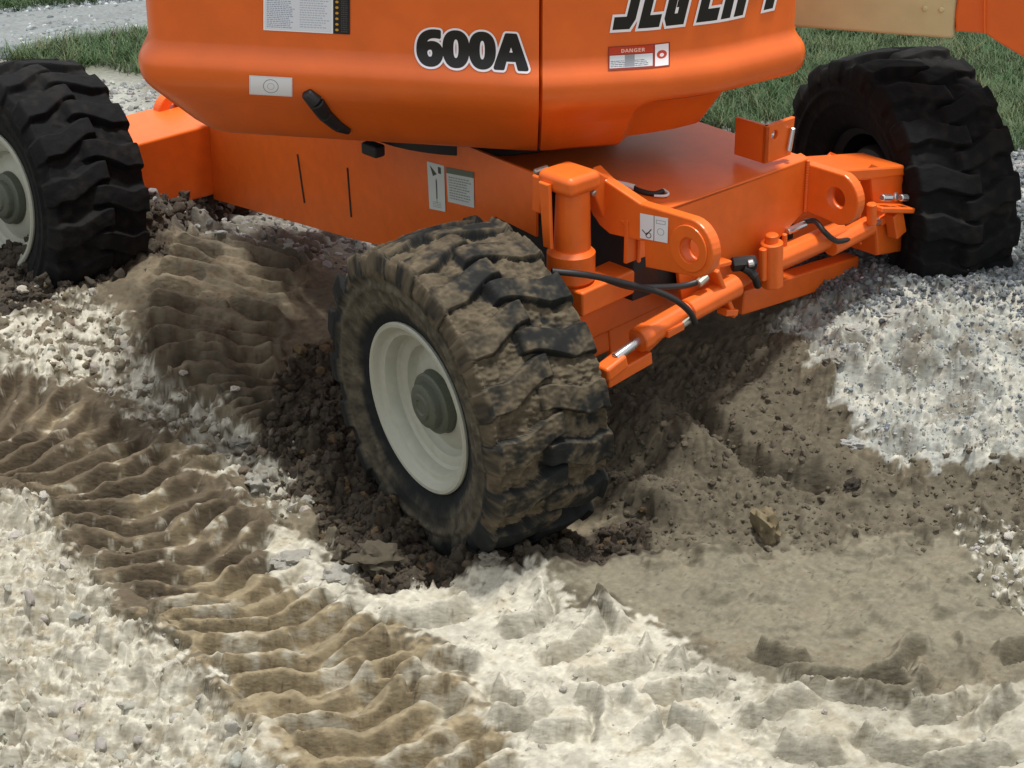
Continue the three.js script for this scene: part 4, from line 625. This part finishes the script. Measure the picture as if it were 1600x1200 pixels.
scatter('mud_crumbs', 'dark brown crumbs of mud heaped around the sunk wheel', 9000, 101, inR(RG.dark), tail(0.002, 0.021, 4), (r) => shade(r() < 0.08 ? [0.15, 0.1, 0.052] : [0.078, 0.06, 0.041], 0.7)(r), clodGeo, clodMat);
scatter('mud_crumbs', 'dark crumbs of mud in front of the rear wheel', 5500, 102, inR(RG.soilRear), tail(0.003, 0.026, 4), shade([0.07, 0.056, 0.041], 0.7), clodGeo, clodMat);
scatter('clay_crumbs', 'pale clay crumbs on the ridge between the two tyre tracks', 900, 103, inR(RG.strip), tail(0.004, 0.02), (r) => shade(r() < 0.5 ? [0.55, 0.52, 0.44] : [0.24, 0.2, 0.14], 0.5)(r), crumbGeo, clodMat);
scatter('clay_crumbs', 'whitish clay crumbs on the rough ground by the long tyre track', 260, 104, inR(RG.whiteLeft), tail(0.004, 0.024), shade([0.58, 0.56, 0.49], 0.35), crumbGeo, clodMat);
scatter('clay_crumbs', 'whitish clay crumbs among the broken lug prints', 160, 105, inR(RG.whiteMid), tail(0.003, 0.012), shade([0.56, 0.53, 0.46], 0.35), crumbGeo, clodMat);
scatter('clay_crumbs', 'white crumbs on the far side of the smooth mud', 420, 106, inR(RG.crumbsRight), tail(0.003, 0.015, 2.5), shade([0.6, 0.59, 0.54], 0.25), crumbGeo, clodMat);
scatter('mud_crumbs', 'brown crumbs on the churned mud beside the sunk wheel', 1500, 107, inR(RG.churn), tail(0.003, 0.013), shade([0.16, 0.135, 0.095], 0.5), crumbGeo, clodMat);
scatter('loose_gravel', 'pale and blue grey gravel spread beside the churned mud', 4500, 108, inR(RG.gravelPale), tail(0.002, 0.009), (r) => shade(r() < 0.35 ? [0.3, 0.34, 0.37] : [0.52, 0.53, 0.5], 0.5)(r), stoneGeo, clodMat);
scatter('loose_gravel', 'blue grey gravel under and beside the far front wheel', 40000, 109, inR(RG.gravelBlue), tail(0.004, 0.014, 2), (r) => shade(r() < 0.12 ? [0.5, 0.52, 0.52] : [0.2, 0.225, 0.24], 0.8)(r), stoneGeo, clodMat);
scatter('loose_gravel', 'grey gravel lying behind the machine', 14000, 110, (r) => { const x = -3.2 + r() * 5.6, z = -7.2 - r() * 2.4; return lawnShare(x, z) < 0.3 ? [x, z, 1] : null; }, tail(0.006, 0.02, 2), (r) => shade([0.38, 0.39, 0.38], 0.9)(r), stoneGeo, clodMat);
scatter('road_gravel', 'loose blue grey stones on the gravel road', 22000, 111, (r) => { const x = -4.2 + r() * 4.5, z = -8.5 - r() * 6; return roadDist(x, z) > -0.1 ? [x, z, 1] : null; }, tail(0.008, 0.024, 2), (r) => shade(r() < 0.3 ? [0.42, 0.45, 0.46] : [0.22, 0.25, 0.265], 0.8)(r), stoneGeo, clodMat);
// grass: tufts of bent blades
{
  const r = rng(77), blades = []; for (let b = 0; b < 9; b++) {
    const a = r() * 6.28, lean = 0.25 + r() * 0.7, h = 0.035 + r() * 0.045, wd = 0.0016 + r() * 0.0014, bx = (r() - 0.5) * 0.03, bz = (r() - 0.5) * 0.03, pos = [], idx = [];
    for (let i = 0; i <= 3; i++) { const t = i / 3, y = h * t * (1 - 0.25 * lean * t), o = h * lean * t * t, ww = wd * (1 - t * 0.85); pos.push(bx + Math.cos(a) * o - Math.sin(a) * ww, y, bz + Math.sin(a) * o + Math.cos(a) * ww, bx + Math.cos(a) * o + Math.sin(a) * ww, y, bz + Math.sin(a) * o - Math.cos(a) * ww); if (i < 3) { const q = i * 2; idx.push(q, q + 1, q + 2, q + 1, q + 3, q + 2); } }
    const g = new THREE.BufferGeometry(); g.setAttribute('position', new THREE.Float32BufferAttribute(pos, 3)); g.setIndex(idx); g.computeVertexNormals(); blades.push(g);
  }
  const grassMat = new THREE.MeshPhysicalMaterial({ color: 0xffffff, roughness: 0.7, transmission: 0.25, thickness: 0, side: THREE.DoubleSide });
  const N = 62000, m = new THREE.InstancedMesh(merge(blades), grassMat, N), d = new THREE.Object3D(), c = new THREE.Color(); let k = 0;
  for (let t = 0; k < N && t < N * 12; t++) {
    const z = -7.6 - 6.6 * r() ** 0.9, x = -z * (-0.30 + 0.62 * r()), w = lawnShare(x, z); if (r() > w || roadDist(x, z) > 0.03 * n2(x * 5, z * 5) - 0.03) continue;
    const patch = fbm(x * 1.4, z * 1.4, 3), thin = fbm(x * 3 + 9, z * 3, 2); if (thin < -0.3 && r() < 0.6) continue;
    d.position.set(x, height(x, z) - 0.004, z); d.rotation.set((r() - 0.5) * 0.3, r() * 6.28, (r() - 0.5) * 0.3); const s = 0.7 + r() * 0.7 + 0.3 * patch; d.scale.set(s * 1.2, s, s * 1.2); d.updateMatrix(); m.setMatrixAt(k, d.matrix);
    const dry = r() < 0.1 ? 1 : clamp(0.25 * r() + patch * 0.3), g = 0.75 + r() * 0.55 - (roadDist(x, z) < -0.3 && x < -0.8 && z < -10 ? 0.3 : 0); c.setRGB(lerp(0.055, 0.17, dry) * g, lerp(0.125, 0.165, dry) * g, lerp(0.038, 0.075, dry) * g); m.setColorAt(k, c); k++;
  }
  m.count = k; m.name = numbered('grass'); m.castShadow = m.receiveShadow = true; scene.add(m); tag(m, 'short green lawn grass behind the machine', null, null, 'stuff');
}
// clods and stones that can be picked out one by one
{
  const clod = (name, label, cat, px, py, s, tone, seed, stretch = [1, 1, 1], turn = 0, group) => {
    const [x, z] = G(px, py), m = obj(name, lumpGeo(seed, 4, 0.42, 0.8), new THREE.MeshStandardMaterial({ color: new THREE.Color().setRGB(...tone), roughness: 0.95, map: rep(grainMap, 0.8), bumpMap: rep(grainBump, 0.8), bumpScale: 0.004 }));
    m.position.set(x, height(x, z) + s * stretch[1] * 0.28, z); m.scale.set(s * stretch[0], s * stretch[1], s * stretch[2]); m.rotation.y = turn; tag(m, label, cat, group); return m;
  };
  const w = [0.58, 0.56, 0.49], o = [0.3, 0.25, 0.17];
  clod('mud_clod', 'yellowish wedge of clay standing upright in the smooth mud', 'clod', 1195, 834, 0.044, [0.36, 0.29, 0.17], 11, [0.7, 1.6, 1.1], 0.5);
  clod('mud_clod', 'small dark round lump on the churned mud, beyond the thrown wedges', 'clod', 1333, 770, 0.022, [0.075, 0.062, 0.045], 12);
  clod('white_stone', 'white stone at the corner of the pale gravel', 'stone', 1335, 668, 0.022, [0.7, 0.7, 0.68], 13, [1.3, 0.8, 1]);
  clod('clay_clod', 'large white lump with a crown of crumbs between track and sunk wheel', 'clod', 400, 752, 0.034, w, 14, [1.1, 0.9, 1]);
  clod('clay_clod', 'white lump just above the largest pale clod between the tracks', 'clod', 345, 712, 0.026, w, 15, [1.2, 0.8, 1]);
  clod('clay_clod', 'long white lump above the pale clods, nearest the rear track', 'clod', 372, 690, 0.02, w, 16, [1.8, 0.7, 1], 0.2);
  clod('clay_clod', 'squarish pale lump at the edge of the dark soil', 'clod', 476, 778, 0.024, w, 17);
  clod('clay_clod', 'big smooth white block on the broken edge beside the dark pit', 'clod', 530, 888, 0.04, w, 18, [1.2, 0.8, 1.1]);
  clod('clay_clod', 'flat white slab lying on top of the broken track edge', 'clod', 455, 856, 0.034, w, 19, [1.6, 0.5, 1.1], 0.3);
  clod('clay_clod', 'round tan clod on the rough white bank of the long track', 'clod', 108, 935, 0.032, [0.42, 0.38, 0.28], 20, [1, 0.85, 1]);
  clod('clay_clod', 'pale clod perched where the white bank meets the brown track', 'clod', 195, 865, 0.02, o, 21);
  clod('clay_clod', 'grey lump at the top rim of the dark pit under the tyre', 'clod', 765, 902, 0.026, [0.36, 0.33, 0.27], 22, [1.2, 0.8, 1]);
  clod('mud_clod', 'broad tan boulder of mud inside the dark pit', 'clod', 590, 885, 0.055, [0.13, 0.108, 0.072], 23, [1.2, 0.7, 1]);
  clod('white_stone', 'white flake on the bank between blue gravel and pale gravel', 'stone', 1405, 498, 0.022, [0.72, 0.71, 0.66], 24, [2.2, 0.5, 0.8], 0.1);
  clod('white_stone', 'smaller white flake left of the long one on the gravel bank', 'stone', 1338, 514, 0.018, [0.72, 0.71, 0.66], 25, [1.6, 0.6, 1]);
  clod('clay_clod', 'pale block standing on the torn edge of the gravel bank', 'clod', 1305, 566, 0.026, [0.5, 0.48, 0.42], 26, [1.1, 0.9, 1]);
}
renderer.render(scene, camera);
